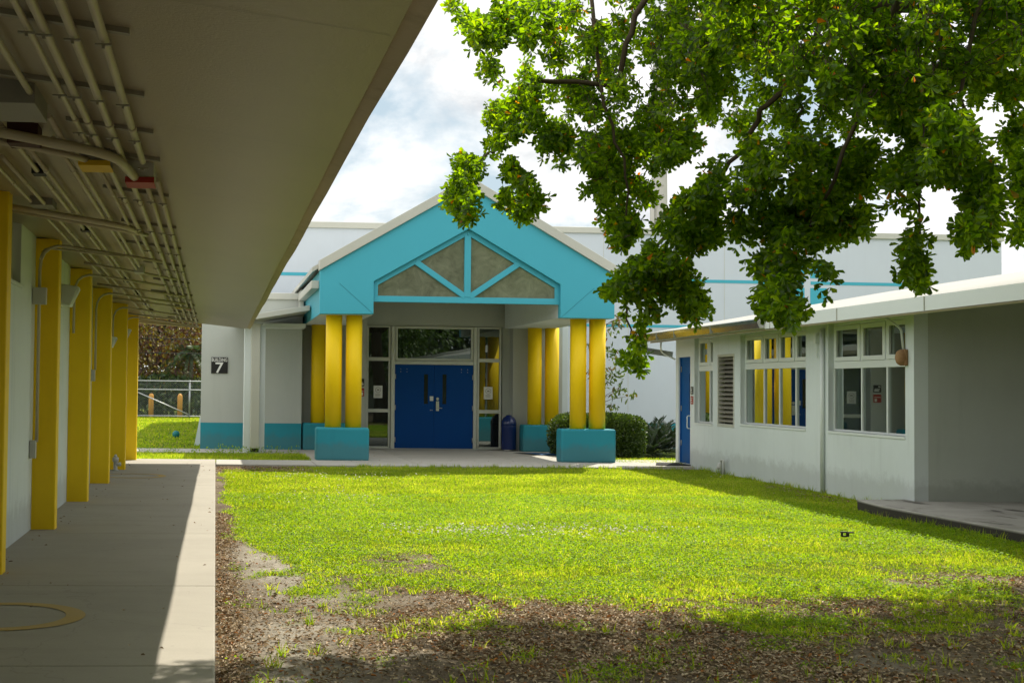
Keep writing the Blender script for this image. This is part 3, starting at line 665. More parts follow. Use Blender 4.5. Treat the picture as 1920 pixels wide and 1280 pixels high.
mb = MB(); mb.box(1.15, 2.17, 32.4, 33.29, 3.0, 3.10); mb.build("eave_beam", 'white_trim', eb, .006)
mb = MB(); mb.box(.67, 1.17, 31.62, 32.0, -.05, 3.0); pl = mb.build("pier", 'white_wall', eb, .012)
mb = MB(); mb.box(.83, 1.045, 31.50, 31.615, .10, 3.05); dp = mb.build("downpipe", 'coping', pl, .015)
mb = MB(); mb.box(.84, 1.035, 31.52, 31.60, .02, .10); mb.build("outlet", 'black', dp)
# glazed door screen
ds = MB(); Y0_, Y1_ = 34.36, 34.46
def frame_rect(mb, x0, x1, z0, z1, w_, ya=Y0_, yb=Y1_):
    mb.box(x0, x1, ya, yb, z1-w_, z1); mb.box(x0, x1, ya, yb, z0, z0+w_); mb.box(x0, x0+w_, ya, yb, z0+w_, z1-w_); mb.box(x1-w_, x1, ya, yb, z0+w_, z1-w_)
def sidelight(x0, x1):
    mb = MB(); w_ = .05; zs = [.0, .98, 2.31, 3.17]
    mb.box(x0, x0+w_, Y0_, Y1_, 0, 3.17); mb.box(x1-w_, x1, Y0_, Y1_, 0, 3.17)
    for z_, h_ in ((0, .055), (.93, .09), (2.26, .095), (3.13, .04)): mb.box(x0+w_, x1-w_, Y0_, Y1_, z_, z_+h_)
    f = mb.build("sidelight", 'trim', eb, .006)
    for za, zb in ((.055, .93), (1.02, 2.26), (2.355, 3.13)):
        MB().box(x0+w_, x1-w_, 34.40, 34.42, za, zb).build("pane", 'glass_door', f)
    return f
sidelight(3.90, 4.52); sidelight(6.80, 7.43)
mb = MB(); mb.box(4.535, 4.635, 34.33, 34.46, 0, 3.17); mb.box(6.695, 6.785, 34.33, 34.46, 0, 3.17); mb.box(4.635, 6.695, 34.33, 34.46, 2.18, 2.27); mb.build("door_frame", 'trim', eb, .006)
mb = MB(); frame_rect(mb, 4.645, 6.69, 2.28, 3.17, .06); tf = mb.build("transom", 'trim', eb, .006)
MB().box(4.705, 6.63, 34.40, 34.42, 2.34, 3.11).build("pane", 'glass_door', tf)
def leaf_door(x0, x1, hinge_left):
    vx = (5.40, 5.505) if hinge_left else (5.885, 5.99)
    mb = MB()
    for a_, b_, c_, d_ in ((x0, vx[0], .012, 2.172), (vx[1], x1, .012, 2.172), (vx[0], vx[1], .012, 1.16), (vx[0], vx[1], 1.93, 2.172)): mb.box(a_, b_, 34.36, 34.405, c_, d_)
    d = mb.build("door", 'blue', eb)
    MB().box(vx[0], vx[1], 34.375, 34.385, 1.16, 1.93).build("vision_panel", 'glass_dark', d)
    xh = x0+.012 if hinge_left else x1-.012
    for z_ in (.23, 1.06, 1.86):
        mb = MB(); mb.tube([(xh, 34.35, z_-.065), (xh, 34.35, z_+.065)], .014, 8); mb.build("hinge", 'steel', d)
    mb = MB(); xc = x0+.23 if hinge_left else x1-.23
    for dx in (-.08, .08):
        for dz in (0, .07): mb.lathe([(.010, 0), (.010, .004)], 0, 0, 8) if False else mb.tube([(xc+dx, 34.362, 1.99+dz), (xc+dx, 34.352, 1.99+dz)], .009, 8)
    mb.build("bolt", 'steel', d); return d
dl = leaf_door(4.64, 5.662, True); dr = leaf_door(5.668, 6.69, False)
mb = MB(); mb.box(5.555, 5.645, 34.345, 34.36, 1.24, 1.36); mb.build("notice", 'sign_white', dl)
mb = MB()
for dx in (5.575, 5.615): mb.tube([(dx, 34.362, 1.0), (dx, 34.35, 1.0)], .011, 8)
mb.build("bolt", 'steel', dl)
mb = MB(); mb.box(5.715, 5.795, 34.335, 34.36, .98, 1.235); lk = mb.build("lock_plate", 'steel', dr, .006)
mb = MB().tube([(5.755, 34.30, 1.06), (5.87, 34.30, 1.055)], .012, 8); mb.tube([(5.755, 34.34, 1.06), (5.755, 34.29, 1.06)], .014, 8); mb.build("handle", 'steel', lk)
MB().tube([(5.755, 34.36, 1.295), (5.755, 34.325, 1.295)], .036, 14).build("lock_cylinder", 'steel', dr)
MB().box(3.9, 7.43, 34.30, 34.40, -.004, .012).build("threshold", 'steel', eb, .003)
# porch gable carried by the column pairs
pg = thing("entrance_porch", (5.41, 28.5, 0), "bright teal gabled porch with a glazed truss and paired yellow columns on teal plinths", "porch")
XL, XR, XC = 2.20, 8.62, 5.41
mb = MB()
mb.prism_y([(XL, 3.13), (3.358, 3.145), (3.358, 3.845), (XC, 5.02), (XC, 5.945), (XL, 4.07)], 28.4, 28.62)
mb.prism_y([(XC, 5.02), (7.43, 3.845), (7.43, 3.125), (XR, 3.125), (XR, 4.07), (XC, 5.945)], 28.4, 28.62)
gf = mb.build("gable_front", 'teal', pg, .008)
mb = MB(); mb.bar_y((3.34, 3.16), (2.62, 3.79), .008, 28.396, 28.402); mb.bar_y((7.45, 3.14), (8.17, 3.78), .008, 28.396, 28.402); mb.build("seam", 'teal_seam', gf)
mb = MB()
mb.prism_y([(XL-.02, 4.06), (XC, 5.935), (XC, 6.15), (XL-.02, 4.275)], 28.33, 28.66); mb.prism_y([(XC, 5.935), (XR+.02, 4.06), (XR+.02, 4.275), (XC, 6.15)], 28.33, 28.66)
mb.build("verge_trim", 'coping', pg, .006)
mb = MB()
mb.prism_y([(XL-.15, 4.05), (XC, 5.99), (XC, 6.09), (XL-.15, 4.15)], 28.66, 37.5); mb.prism_y([(XC, 5.99), (XR+.15, 4.05), (XR+.15, 4.15), (XC, 6.09)], 28.66, 37.5)
mb.build("roof", 'coping', pg)
mb = MB(); mb.box(2.40, 8.42, 28.62, 34.0, 4.06, 4.12); mb.build("ceiling", 'grey_wall', pg)
for x0, x1, xo in ((2.22, 3.355, 0), (7.435, 8.60, 1)):
    mb = MB(); mb.box(x0, x1, 28.62, 34.0, 3.13, 4.06); be = mb.build("beam", 'white_wall', pg)
    mb = MB()
    if xo == 0: mb.box(x0-.012, x0-.001, 28.62, 34.0, 3.13, 4.06)
    else: mb.box(x1+.001, x1+.012, 28.62, 34.0, 3.13, 4.06)
    mb.build("side_cladding", 'teal', be)
mb = MB(); mb.box(2.03, 2.20, 28.64, 33.2, 3.69, 3.86); gt = mb.build("gutter", 'coping', pg, .012)
mb = MB(); mb.box(2.04, 2.16, 33.0, 33.2, 3.3, 3.69); mb.build("downpipe", 'coping', gt, .01)
# truss
Ya, Yb = 28.50, 28.58
mb = MB()
fr = .10
mb.box(3.36, 7.43, Ya, Yb, 3.415, 3.545)
mb.box(3.36, 3.46, Ya, Yb, 3.545, 3.845); mb.box(7.33, 7.43, Ya, Yb, 3.545, 3.845)
sl_ = (5.02-3.845)/(XC-3.358)
mb.prism_y([(3.36, 3.72), (3.36, 3.845), (XC, 5.02), (XC, 4.89)][::-1], Ya+.002, Yb-.002); mb.prism_y([(XC, 4.89), (XC, 5.02), (7.43, 3.845), (7.43, 3.72)][::-1], Ya+.002, Yb-.002)
mb.box(XC-.07, XC+.07, Ya-.01, Yb+.01, 3.545, 4.88)
mb.bar_y((XC-.05, 3.555), (4.27, 4.30), .12, Ya-.005, Yb+.005); mb.bar_y((XC+.05, 3.555), (6.55, 4.30), .12, Ya-.005, Yb+.005)
tr = mb.build("truss", 'teal', pg, .006)
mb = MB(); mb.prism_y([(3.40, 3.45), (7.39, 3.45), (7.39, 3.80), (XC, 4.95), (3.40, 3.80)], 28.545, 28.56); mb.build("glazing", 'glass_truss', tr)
# plinths with their columns
for x0, x1, y0_, y1_, z1, cxs, cy0 in ((2.175, 3.325, 28.65, 29.12, .70, (2.555, 2.995), 28.89), (7.53, 8.745, 28.65, 29.12, .72, (7.957, 8.385), 28.89), (2.19, 3.33, 33.3, 33.77, .665, (2.575, 3.0), 33.53), (7.77, 8.80, 33.3, 33.77, .675, (8.11, 8.555), 33.53)):
    mb = MB(); mb.box(x0, x1, y0_, y1_, -.02, z1); p_ = mb.build("plinth", 'teal_dark', pg, .05, 3)
    for cx in cxs: MB().lathe([(.178, z1-.01), (.178, 3.14)], cx, cy0, 40).build("column", 'yellow', p_)

# small things at the entrance
def text_mesh(body, size, x, y, z, mat, name, parent, width=None):
    cu = bpy.data.curves.new(name, 'FONT'); cu.body = body; cu.size = size; cu.align_x = 'CENTER'; cu.align_y = 'BOTTOM_BASELINE'; cu.extrude = .002; cu.offset = .012*size if size < .2 else .004
    tmp = bpy.data.objects.new("tmp_text", cu); me = bpy.data.meshes.new_from_object(tmp); bpy.data.objects.remove(tmp)
    xs_ = [v.co.x for v in me.vertices]; wd = max(xs_)-min(xs_); k = (width/wd) if width else 1; mid = (max(xs_)+min(xs_))/2
    for v in me.vertices: v.co = ((v.co.x-mid)*k+x, y-v.co.z, v.co.y+z)
    me.materials.append(M[mat]); o = bpy.data.objects.new(name, me); COL.objects.link(o)
    if parent is not None: attach(o, parent)
    return o
t = thing("building_sign", (.09, 33.29, 1.88), "square black sign reading BUILDING 7 on the grey wall", "sign")
MB().box(-.115, .295, 33.27, 33.296, 1.875, 2.275).build("panel", 'sign_black', t, .004)
text_mesh("BUILDING", .125, .09, 33.268, 2.168, 'sign_white', "lettering", t, .385); text_mesh("7", .37, .09, 33.268, 1.89, 'sign_white', "numeral", t, .20)
t = thing("recycling_bin", (7.50, 33.75, 0), "dark blue dome-topped bin between the glass sidelight and the rear columns", "bin")
MB().lathe([(.19, .03), (.195, .05), (.195, .60), (.20, .61), (.20, .63)], 7.50, 33.75, 36).build("body", 'bin', t)
MB().lathe([(.20, .63), (.198, .70), (.18, .78), (.14, .845), (.08, .88), (.07, .905), (0, .91)], 7.50, 33.75, 36).build("lid", 'bin', t)
MB().lathe([(.175, .0), (.175, .03)], 7.50, 33.75, 36).build("base_ring", 'steel', t)
def plaque(name, x0, x1, z0, z1, y_, mats, label, cat, marks, group=None):
    t = thing(name, ((x0+x1)/2, y_, z0), label, cat, group)
    MB().box(x0, x1, y_-.012, y_-.001, z0, z1).build("panel", mats[0], t, .002)
    mb = MB()
    for a_, b_, c_, d_ in marks: mb.box(x0+(x1-x0)*a_, x0+(x1-x0)*b_, y_-.015, y_-.0125, z0+(z1-z0)*c_, z0+(z1-z0)*d_)
    if marks: mb.build("print", mats[1], t)
    return t
plaque("door_sign", 3.60, 3.80, 1.60, 1.79, 34.0, ('sign_black', 'sign_white'), "small black door sign beside the left sidelight above the red one", "sign", ((.12, .4, .7, .85), (.2, .85, .42, .52), (.3, .9, .15, .35)))
plaque("fire_sign", 3.60, 3.80, 1.34, 1.55, 34.0, ('red', 'sign_white'), "small red sign with a white mark below the black door sign", "sign", ((.1, .9, .62, .68), (.6, .85, .12, .48)))
def notice(x0, x1, label):
    t = thing("glass_notice", ((x0+x1)/2, 34.395, 1.3), label, "notice", "white notices on the door sidelights")
    MB().box(x0, x1, 34.388, 34.394, 1.30, 1.62).build("sheet", 'sign_white', t)
    cx = (x0+x1)/2; mb = MB()
    for i in range(20):
        a_, b_ = 2*math.pi*i/20, 2*math.pi*(i+1)/20
        mb.add([(cx+r_*math.cos(q), 34.3865, 1.51+r_*math.sin(q)) for r_, q in ((.062, a_), (.075, a_), (.075, b_), (.062, b_))], [(0, 1, 2, 3)])
    mb.box(cx-.03, cx+.035, 34.385, 34.387, 1.49, 1.53)
    for z_ in (1.40, 1.37, 1.34): mb.box(x0+.04, x1-.05, 34.385, 34.387, z_, z_+.012)
    mb.build("print", 'strut', t)
notice(4.09, 4.32, "white square notice on the left glass sidelight of the door"); notice(6.98, 7.21, "white square notice on the right glass sidelight of the door")
t = thing("floor_mat", (8.0, 32.2, 0), "blue floor mat with a black edge on the porch floor behind the right plinth", "mat")
MB().add([(7.35, 32.6, .006), (7.75, 31.4, .006), (8.55, 31.4, .006), (8.3, 32.6, .006)], [(0, 1, 2, 3)]).build("edge", 'black', t)
MB().add([(7.62, 32.45, .010), (7.84, 31.55, .010), (8.45, 31.55, .010), (8.24, 32.45, .010)], [(0, 1, 2, 3)]).build("pad", 'bluemat', t)

# ------------------------------------------------------------------ right classroom wing (own axes: u to the right, v along the wall)
rb = bpy.data.objects.new("classroom_wing", None); COL.objects.link(rb); rb.location = (9.74, 18.04, 0); rb.rotation_euler = (0, 0, -math.atan(.035)); rb["local"] = 1
tag(rb, "low white classroom wing with banked windows, a louvre and a pale roof beside the lawn", "building")
def wall_cells(mb, u0, u1, vlim, zlim, holes, mi=0):
    vb = sorted({vlim[0], vlim[1], *[h[i] for h in holes for i in (0, 1)]}); zb = sorted({zlim[0], zlim[1], *[h[i] for h in holes for i in (2, 3)]})
    for a_, b_ in zip(vb[:-1], vb[1:]):
        st = None
        for c_, d_ in zip(zb[:-1], zb[1:]):
            cv_, cz_ = (a_+b_)/2, (c_+d_)/2
            if any(h[0] < cv_ < h[1] and h[2] < cz_ < h[3] for h in holes): continue
            mb.box(u0, u1, a_, b_, c_, d_, mi)
W1, W2, W3 = (8.34, 9.48, .92, 2.685), (3.715, 6.775, .97, 2.655), (.255, 2.83, .97, 2.68)
LV, DR = (7.10, 8.04, .88, 2.31), (9.757, 10.55, .02, 2.31)
mb = MB(); wall_cells(mb, 0, .2, (0, 10.74), (-.08, 2.74), [W1, W2, W3, LV, DR]); mb.build("wall", 'white_base', rb)
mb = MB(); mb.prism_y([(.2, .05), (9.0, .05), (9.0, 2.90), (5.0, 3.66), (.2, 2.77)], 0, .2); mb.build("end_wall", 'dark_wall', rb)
mb = MB(); mb.prism_y([(.2, -.08), (9.0, -.08), (9.0, 2.90), (5.0, 3.66), (.2, 2.77)], 10.54, 10.74); mb.box(2.5, 2.6, .2, 10.54, 0, 3.0); mb.build("inner_wall", 'white_wall', rb)
ROOF = [(-.65, 2.64), (-.55, 2.66), (5, 3.70), (10.55, 2.66), (10.65, 2.64), (10.65, 2.83), (5, 3.875), (-.65, 2.83)]
mb = MB(); mb.prism_y(ROOF, -14, 11.25); mb.m[9] = 1; rf = mb.build("roof", ['roofsheet', 'white_trim'], rb)
mb = MB()
for v_ in np.arange(-12, 11, 2.6): mb.box(-.664, -.648, v_, v_+.012, 2.645, 2.825)
mb.build("fascia_joint", 'coping', rf)
mb = MB().tube([(-.60, -13.9, 2.628), (-.60, 3.8, 2.628), (-.60, 10.6, 2.628)], .016, 8); mb.build("edge_conduit", 'pipe', rf)
mb = MB()
vs = []
for v_ in (3.84, 11.22): vs += [(-.655, v_, 2.80), (-.655, v_, 2.655), (-.745, v_, 2.655), (-.775, v_, 2.74), (-.775, v_, 2.80)]
mb.add(vs, [(i, (i+1) % 5, (i+1) % 5+5, i+5) for i in range(5)]+[(4, 3, 2, 1, 0), (5, 6, 7, 8, 9)]); gt = mb.build("gutter", 'gutter_metal', rf)
mb = MB()
for v_ in (6.2, 8.4, 9.6): mb.box(-.779, -.66, v_, v_+.03, 2.652, 2.803)
mb.build("gutter_joint", 'galv', gt)
def sq(mb, pts, w_, d_):
    for a_, b_ in zip(pts[:-1], pts[1:]):
        a_, b_ = Vector(a_), Vector(b_); dd = (b_-a_).normalized(); nn = Vector((-dd.z, 0, dd.x))*w_/2; s_ = Vector((0, d_/2, 0))
        mb.add([a_-nn-s_, a_+nn-s_, a_+nn+s_, a_-nn+s_, b_-nn-s_, b_+nn-s_, b_+nn+s_, b_-nn+s_], [(3, 2, 1, 0), (4, 5, 6, 7), (0, 1, 5, 4), (1, 2, 6, 5), (2, 3, 7, 6), (3, 0, 4, 7)])
mb = MB(); sq(mb, [(-.66, 10.95, 2.66), (-.64, 10.95, 2.47)], .13, .10); sq(mb, [(-.68, 10.951, 2.475), (-.02, 10.951, 2.38)], .12, .098); mb.build("downpipe", 'galv', gt)
arc_pipe([(-.30, 10.85, 2.66), (-.31, 10.85, 2.42), (.0, 10.78, 2.27)], .018, rf, 'white_trim', rad=.2)
def window(v0, v1, z0, z1, cols, tz, name="window"):
    """white frame with one top sash and one fixed pane per column"""
    mb = MB(); ua, ub = .09, .14
    mb.box(ua, ub, v0, v1, z1-.035, z1); mb.box(ua, ub, v0, v1, z0, z0+.03); mb.box(ua, ub, v0, v0+.03, z0+.03, z1-.035); mb.box(ua, ub, v1-.03, v1, z0+.03, z1-.035)
    mb.box(ua-.005, ub, v0+.03, v1-.03, tz-.055, tz+.055)
    e = [v0+.03]+cols+[v1-.03]
    for c_ in cols: mb.box(ua+.002, ub, c_-.022, c_+.022, z0+.03, tz-.055); mb.box(ua+.002, ub, c_-.03, c_+.03, tz+.055, z1-.035)
    f = mb.build(name, 'white_trim', rb, .004)
    for a_, b_ in zip(e[:-1], e[1:]):
        MB().box(.118, .124, a_, b_, z0+.03, tz-.055).build("pane", 'glass_win', f)
        s_ = MB(); q = .085; A_, B_, C_, D_ = a_+.02, b_-.02, tz+.06, z1-.04
        s_.box(ua-.02, ua+.02, A_, B_, C_, C_+q*.8); s_.box(ua-.02, ua+.02, A_, B_, D_-q*.8, D_); s_.box(ua-.02, ua+.02, A_, A_+q, C_+q*.8, D_-q*.8); s_.box(ua-.02, ua+.02, B_-q, B_, C_+q*.8, D_-q*.8)
        s_.build("sash", 'white_trim', f, .005)
        MB().box(.112, .118, A_+q, B_-q, C_+q*.8, D_-q*.8).build("pane", 'glass_win', f)
    MB().box(-.012, .09, v0, v1, z0-.04, z0).build("sill", 'white_trim', f, .004)
window(*W3, [1.0, 1.835], 2.02); window(*W2, [4.36, 5.09, 5.82], 2.055); window(*W1, [8.78], 2.05)
mb = MB(); frame = .05
mb.box(-.01, .14, LV[0], LV[1], LV[3]-.05, LV[3]); mb.box(-.01, .14, LV[0], LV[1], LV[2], LV[2]+.06); mb.box(-.01, .14, LV[0], LV[0]+.05, LV[2]+.06, LV[3]-.05); mb.box(-.01, .14, LV[1]-.05, LV[1], LV[2]+.06, LV[3]-.05)
lf = mb.build("louvre", 'coping', rb, .004)
mb = MB()
for i in range(15):
    z_ = LV[2]+.10+i*.087; mb.add([(.0, LV[0]+.05, z_), (.0, LV[1]-.05, z_), (.10, LV[1]-.05, z_+.055), (.10, LV[0]+.05, z_+.055), (.004, LV[0]+.05, z_+.01), (.004, LV[1]-.05, z_+.01), (.104, LV[1]-.05, z_+.065), (.104, LV[0]+.05, z_+.065)], [(0, 1, 2, 3), (7, 6, 5, 4), (0, 4, 5, 1), (3, 2, 6, 7)])
mb.build("slat", 'strut', lf); MB().box(.13, .14, LV[0]+.05, LV[1]-.05, LV[2]+.06, LV[3]-.05).build("backing", 'black', lf)
d = MB(); vv = (9.93, 10.01)
for a_, b_, c_, d_ in ((DR[0]+.02, vv[0], .03, 2.29), (vv[1], DR[1]-.02, .03, 2.29), (vv[0], vv[1], .03, 1.15), (vv[0], vv[1], 1.95, 2.29)): d.box(.06, .105, a_, b_, c_, d_)
d = d.build("door", 'blue2', rb)
MB().box(.075, .09, vv[0], vv[1], 1.15, 1.95).build("vision_panel", 'glass_dark', d)
arc_pipe([(.06, 9.86, .78), (-.03, 9.86, .78), (-.03, 9.86, 1.05), (.06, 9.86, 1.05)], .013, d, 'white_trim', "handle", rad=.05)
for z_ in (.45, 1.2, 2.05): MB().tube([(.055, 10.53, z_-.06), (.055, 10.53, z_+.06)], .014, 8).build("hinge", 'strut', d)
mb = MB(); mb.box(.03, .13, DR[0], DR[0]+.02, .02, 2.31); mb.box(.03, .13, DR[1]-.02, DR[1], .02, 2.31); mb.box(.03, .13, DR[0]+.02, DR[1]-.02, 2.29, 2.31); mb.build("door_frame", 'blue2', rb)
mb = MB().tube([(-.035, 2.97, -.05), (-.035, 2.97, 2.62)], .035, 10); mb.build("downpipe", 'white_trim', rb)
mb = MB(); mb.box(-.03, 0, 3.03, 3.10, -.05, 2.62); mb.build("corner_strip", 'white_wall', rb, .008)
mb = MB(); mb.box(-.07, -.005, 3.16, 3.25, 2.38, 2.55); mb.tube([(-.03, 3.2, 2.38), (-.03, 3.2, 2.15)], .012, 6); mb.build("junction_box", 'white_trim', rb, .004)
arc_pipe([(-.28, .36, 2.69), (-.05, .27, 2.50), (-.03, .25, 2.20)], .016, rb, 'white_trim', rad=.05)
def rw(u, v, z): # wing axes -> world
    c_, s_ = math.cos(-math.atan(.035)), math.sin(-math.atan(.035)); return (9.74+u*c_-v*s_, 18.04+u*s_+v*c_, z)
def wing_thing(name, u, v, z, label, cat, group=None):
    t = thing(name, rw(u, v, z), label, cat, group); t.rotation_euler = (0, 0, -math.atan(.035)); t["local"] = 1; return t
t = wing_thing("bulkhead_lamp", 0, .25, 2.09, "rusty round bulkhead lamp on the white wall corner beside the dark grey wall", "wall lamp")
mb = MB(); mb.box(-.05, .0, -.09, .09, -.115, .115); mb.build("back_box", 'rust', t, .015)
o = len(mb.v); mb = MB(); pr = [(.0, .13), (.03, .128), (.06, .105), (.08, .06), (.085, .0)]
n = 24; vs = []
for h_, r_ in pr:
    for k in range(n): vs.append((-.05-h_, r_*.72*math.cos(2*math.pi*k/n), max(r_, .001)*.86*math.sin(2*math.pi*k/n)))
mb.add(vs, [(i*n+k, i*n+(k+1) % n, (i+1)*n+(k+1) % n, (i+1)*n+k) for i in range(len(pr)-1) for k in range(n)], 0, True); mb.build("lamp_hood", 'rust', t)
t = wing_thing("water_spigot", 0, 7.5, 0, "grey pipe loop with a tap at the foot of the white classroom wall", "spigot")
arc_pipe([(-.10, .06, -.06), (-.10, .06, .24), (-.10, -.10, .24), (-.10, -.10, -.06)], .022, t, 'box_light', "riser", rad=.05)
MB().lathe([(.03, .05), (.05, .07), (.05, .11), (.03, .13), (.03, .17)], -.10, .16, 12).build("tap", 'box_light', t)
def wplaque(v0, v1, z0, z1, mat, label):
    t = wing_thing("door_sign", 0, (v0+v1)/2, z0, label, "sign"); h_ = z1-z0; w_ = (v1-v0)/2
    MB().box(-.012, -.001, -w_, w_, 0, h_).build("panel", mat, t, .002)
    mb = MB()
    for a_, b_, c_, d_ in ((-.6, .6, .72, .82), (-.3, .6, .45, .6), (-.5, .2, .15, .32)): mb.box(-.015, -.0125, a_*w_, b_*w_, c_*h_, d_*h_)
    mb.build("print", 'sign_white', t)
wplaque(9.54, 9.69, 1.51, 1.67, 'sign_black', "small black sign on the white wall right of the single blue door")
wplaque(9.54, 9.69, 1.30, 1.47, 'red', "small red sign under the black one right of the single blue door")
t = thing("door_mat", (9.9, 28.2, 0), "black rubber doormat before the single blue door", "mat")
MB().add([rw(-.75, 9.7, .002), rw(-.02, 9.65, .002), rw(-.02, 10.5, .002), rw(-.5, 10.5, .002), rw(-.75, 9.7, .018), rw(-.02, 9.65, .018), rw(-.02, 10.5, .018), rw(-.5, 10.5, .018)], [(3, 2, 1, 0), (4, 5, 6, 7), (0, 1, 5, 4), (1, 2, 6, 5), (2, 3, 7, 6), (3, 0, 4, 7)]).build("pad", 'mat', t)
t = thing("discarded_frame", (6.95, 14.3, 0), "bent black pair of spectacle-like plastic rims lying on the lawn", "litter"); t["label"] = "small broken black plastic piece lying alone on the sunny lawn"
gz0 = float(gz(np.array([6.95]), np.array([14.3]))[0])+.055
mb = MB(); gz0 += .02; mb.box(6.885, 6.95, 14.28, 14.32, gz0+.012, gz0+.026); mb.box(6.965, 7.03, 14.285, 14.32, gz0+.008, gz0+.022); mb.box(6.945, 6.97, 14.28, 14.31, gz0-.03, gz0+.014); mb.box(6.885, 6.90, 14.28, 14.31, gz0-.03, gz0+.012); mb.box(6.90, 6.945, 14.28, 14.31, gz0-.035, gz0-.02); mb.build("rim", 'black', t)
t = thing("leaning_board", (-.45, 36.03, 0), "narrow white board leaning at the far corner of the grey block", "board")
mb = MB(); mb.add([(-.55, 36.0, -.05), (-.35, 36.0, -.05), (-.35, 36.0, .75), (-.40, 36.0, .75), (-.55, 36.06, -.05), (-.35, 36.06, -.05), (-.35, 36.06, .75), (-.40, 36.06, .75)], [(0, 1, 2, 3), (7, 6, 5, 4), (0, 3, 7, 4), (0, 4, 5, 1), (1, 5, 6, 2), (3, 2, 6, 7)]); mb.build("panel", 'white_trim', t)

# ------------------------------------------------------------------ far end of the walk: fence, bollards, ball, house, wires
t = thing("chain_link_fence", (-2, 65, 0), "grey chain-link fence with a sloping brace across the far lawn", "fence")
m, nt, out = new_mat("chain_link"); v = objvec(nt)
def diag(k):
    cmb = nt.nodes.new("ShaderNodeVectorMath"); cmb.operation = 'DOT_PRODUCT'; nt.links.new(v, cmb.inputs[0]); cmb.inputs[1].default_value = (9.0, 0, 9.0*k)
    fr_ = nt.nodes.new("ShaderNodeMath"); fr_.operation = 'FRACT'; nt.links.new(cmb.outputs["Value"], fr_.inputs[0])
    lt = nt.nodes.new("ShaderNodeMath"); lt.operation = 'LESS_THAN'; nt.links.new(fr_.outputs[0], lt.inputs[0]); lt.inputs[1].default_value = .085; return lt.outputs[0]
mx_ = nt.nodes.new("ShaderNodeMath"); mx_.operation = 'MAXIMUM'; nt.links.new(diag(1), mx_.inputs[0]); nt.links.new(diag(-1), mx_.inputs[1])
p_ = nt.nodes.new("ShaderNodeBsdfPrincipled"); p_.inputs["Base Color"].default_value = (.22, .24, .23, 1); p_.inputs["Roughness"].default_value = .5; p_.inputs["Metallic"].default_value = .5
tp = nt.nodes.new("ShaderNodeBsdfTransparent"); ms = nt.nodes.new("ShaderNodeMixShader")
nt.links.new(mx_.outputs[0], ms.inputs[0]); nt.links.new(tp.outputs[0], ms.inputs[1]); nt.links.new(p_.outputs[0], ms.inputs[2]); nt.links.new(ms.outputs[0], out.inputs["Surface"])
MB().add([(-14, 65, .05), (10, 65, .05), (10, 65, 1.75), (-14, 65, 1.75)], [(0, 1, 2, 3)]).build("mesh_panel", m, t)
for x_ in (-10.2, -7.2, -4.2, -1.25, 1.75, 4.75): MB().tube([(x_, 65, -.1), (x_, 65, 1.80)], .045, 8).build("post", 'galv', t)
for z_ in (1.75, 1.33, .06): MB().tube([(-14, 64.96, z_), (10, 64.96, z_)], .028, 8).build("rail", 'galv', t)
MB().tube([(-3.9, 64.93, 1.25), (-1.25, 64.93, .12)], .028, 8).build("brace", 'galv', t)
for i, (px_, lb_) in enumerate(((283, "orange round-topped bollard behind the fence close to the yellow pillar"), (337, "orange round-topped bollard behind the fence beside the fence post"))):
    q = at(px_, 779, 66.0); t = MB().lathe([(.125, -.06), (.125, .98), (.115, 1.05), (.08, 1.11), (0, 1.14)], q[0], 66.0, 20).build("bollard", 'orange'); tag(t, lb_, "bollard", "orange bollards behind the fence")
q = at(330, 817, 41.3)
t = MB().lathe([(.115*math.cos(a_)+1e-5, .055+.115*math.sin(a_)) for a_ in np.linspace(-math.pi/2, math.pi/2, 14)], q[0], 41.3, 24).build("play_ball", 'ball'); tag(t, "teal rubber ball lying on the grass past the walkway", "ball")
hs = thing("distant_house", (-1, 88, 0), "white house with a maroon lower wall far beyond the fence", "house")
MB().box(-2.0, 8, 88, 96, 2.0, 3.6).build("upper_wall", 'white_wall', hs); MB().box(-2.0, 8, 88.02, 96, -.1, 2.0).build("lower_wall", 'maroon', hs)
MB().prism_y([(-2.6, 3.6), (3, 5.0), (8.6, 3.6)][::1], 87.4, 96.5).build("roof", 'roofsheet', hs)
for yq, lb_ in ((635, "upper of the two black overhead wires before the brown-leaved tree"), (662, "lower of the two black overhead wires before the brown-leaved tree")):
    q = at(310, yq, 67.5); t = MB().tube([(x_, 67.5, q[2]+.0006*(x_-q[0])**2) for x_ in np.linspace(-32, 26, 14)], .022, 6).build("overhead_wire", 'wire'); tag(t, lb_, "wire", "overhead wires behind the fence")

# ------------------------------------------------------------------ plants
def cloud(n, c, r_, hollow=.3, flat=None):
    d_ = unit(RNG.normal(size=(n, 3))); q = (hollow+(1-hollow)*RNG.random(n)**.5)[:, None]
    return np.array(c)+d_*q*np.array(r_), d_
def clumped(n, c, r_, nc, cr, seed):
    """leaf positions gathered in nc clumps inside an ellipsoid"""
    g = np.random.default_rng(seed); d_ = unit(g.normal(size=(nc, 3))); q = (.35+.65*g.random(nc)**.45)[:, None]
    C_ = np.array(c)+d_*q*np.array(r_); i = g.integers(0, nc, n); s = cr*(.6+.8*g.random(nc))
    dd = unit(g.normal(size=(n, 3))); P = C_[i]+dd*(s[i]*g.random(n)**.5)[:, None]
    return P, dd+d_[i]*.6
def trunk(mb, base, top, r0_, r1_, wob=.15, n=7, sides=9):
    base, top = np.array(base, float), np.array(top, float); pts = []
    for i in range(n):
        t_ = i/(n-1); w_ = wob*math.sin(t_*math.pi); pts.append(base+(top-base)*t_+np.array([random.uniform(-1, 1), random.uniform(-1, 1), 0])*w_)
    mb.tube(pts, [r0_+(r1_-r0_)*(i/(n-1))**.8 for i in range(n)], sides); return pts
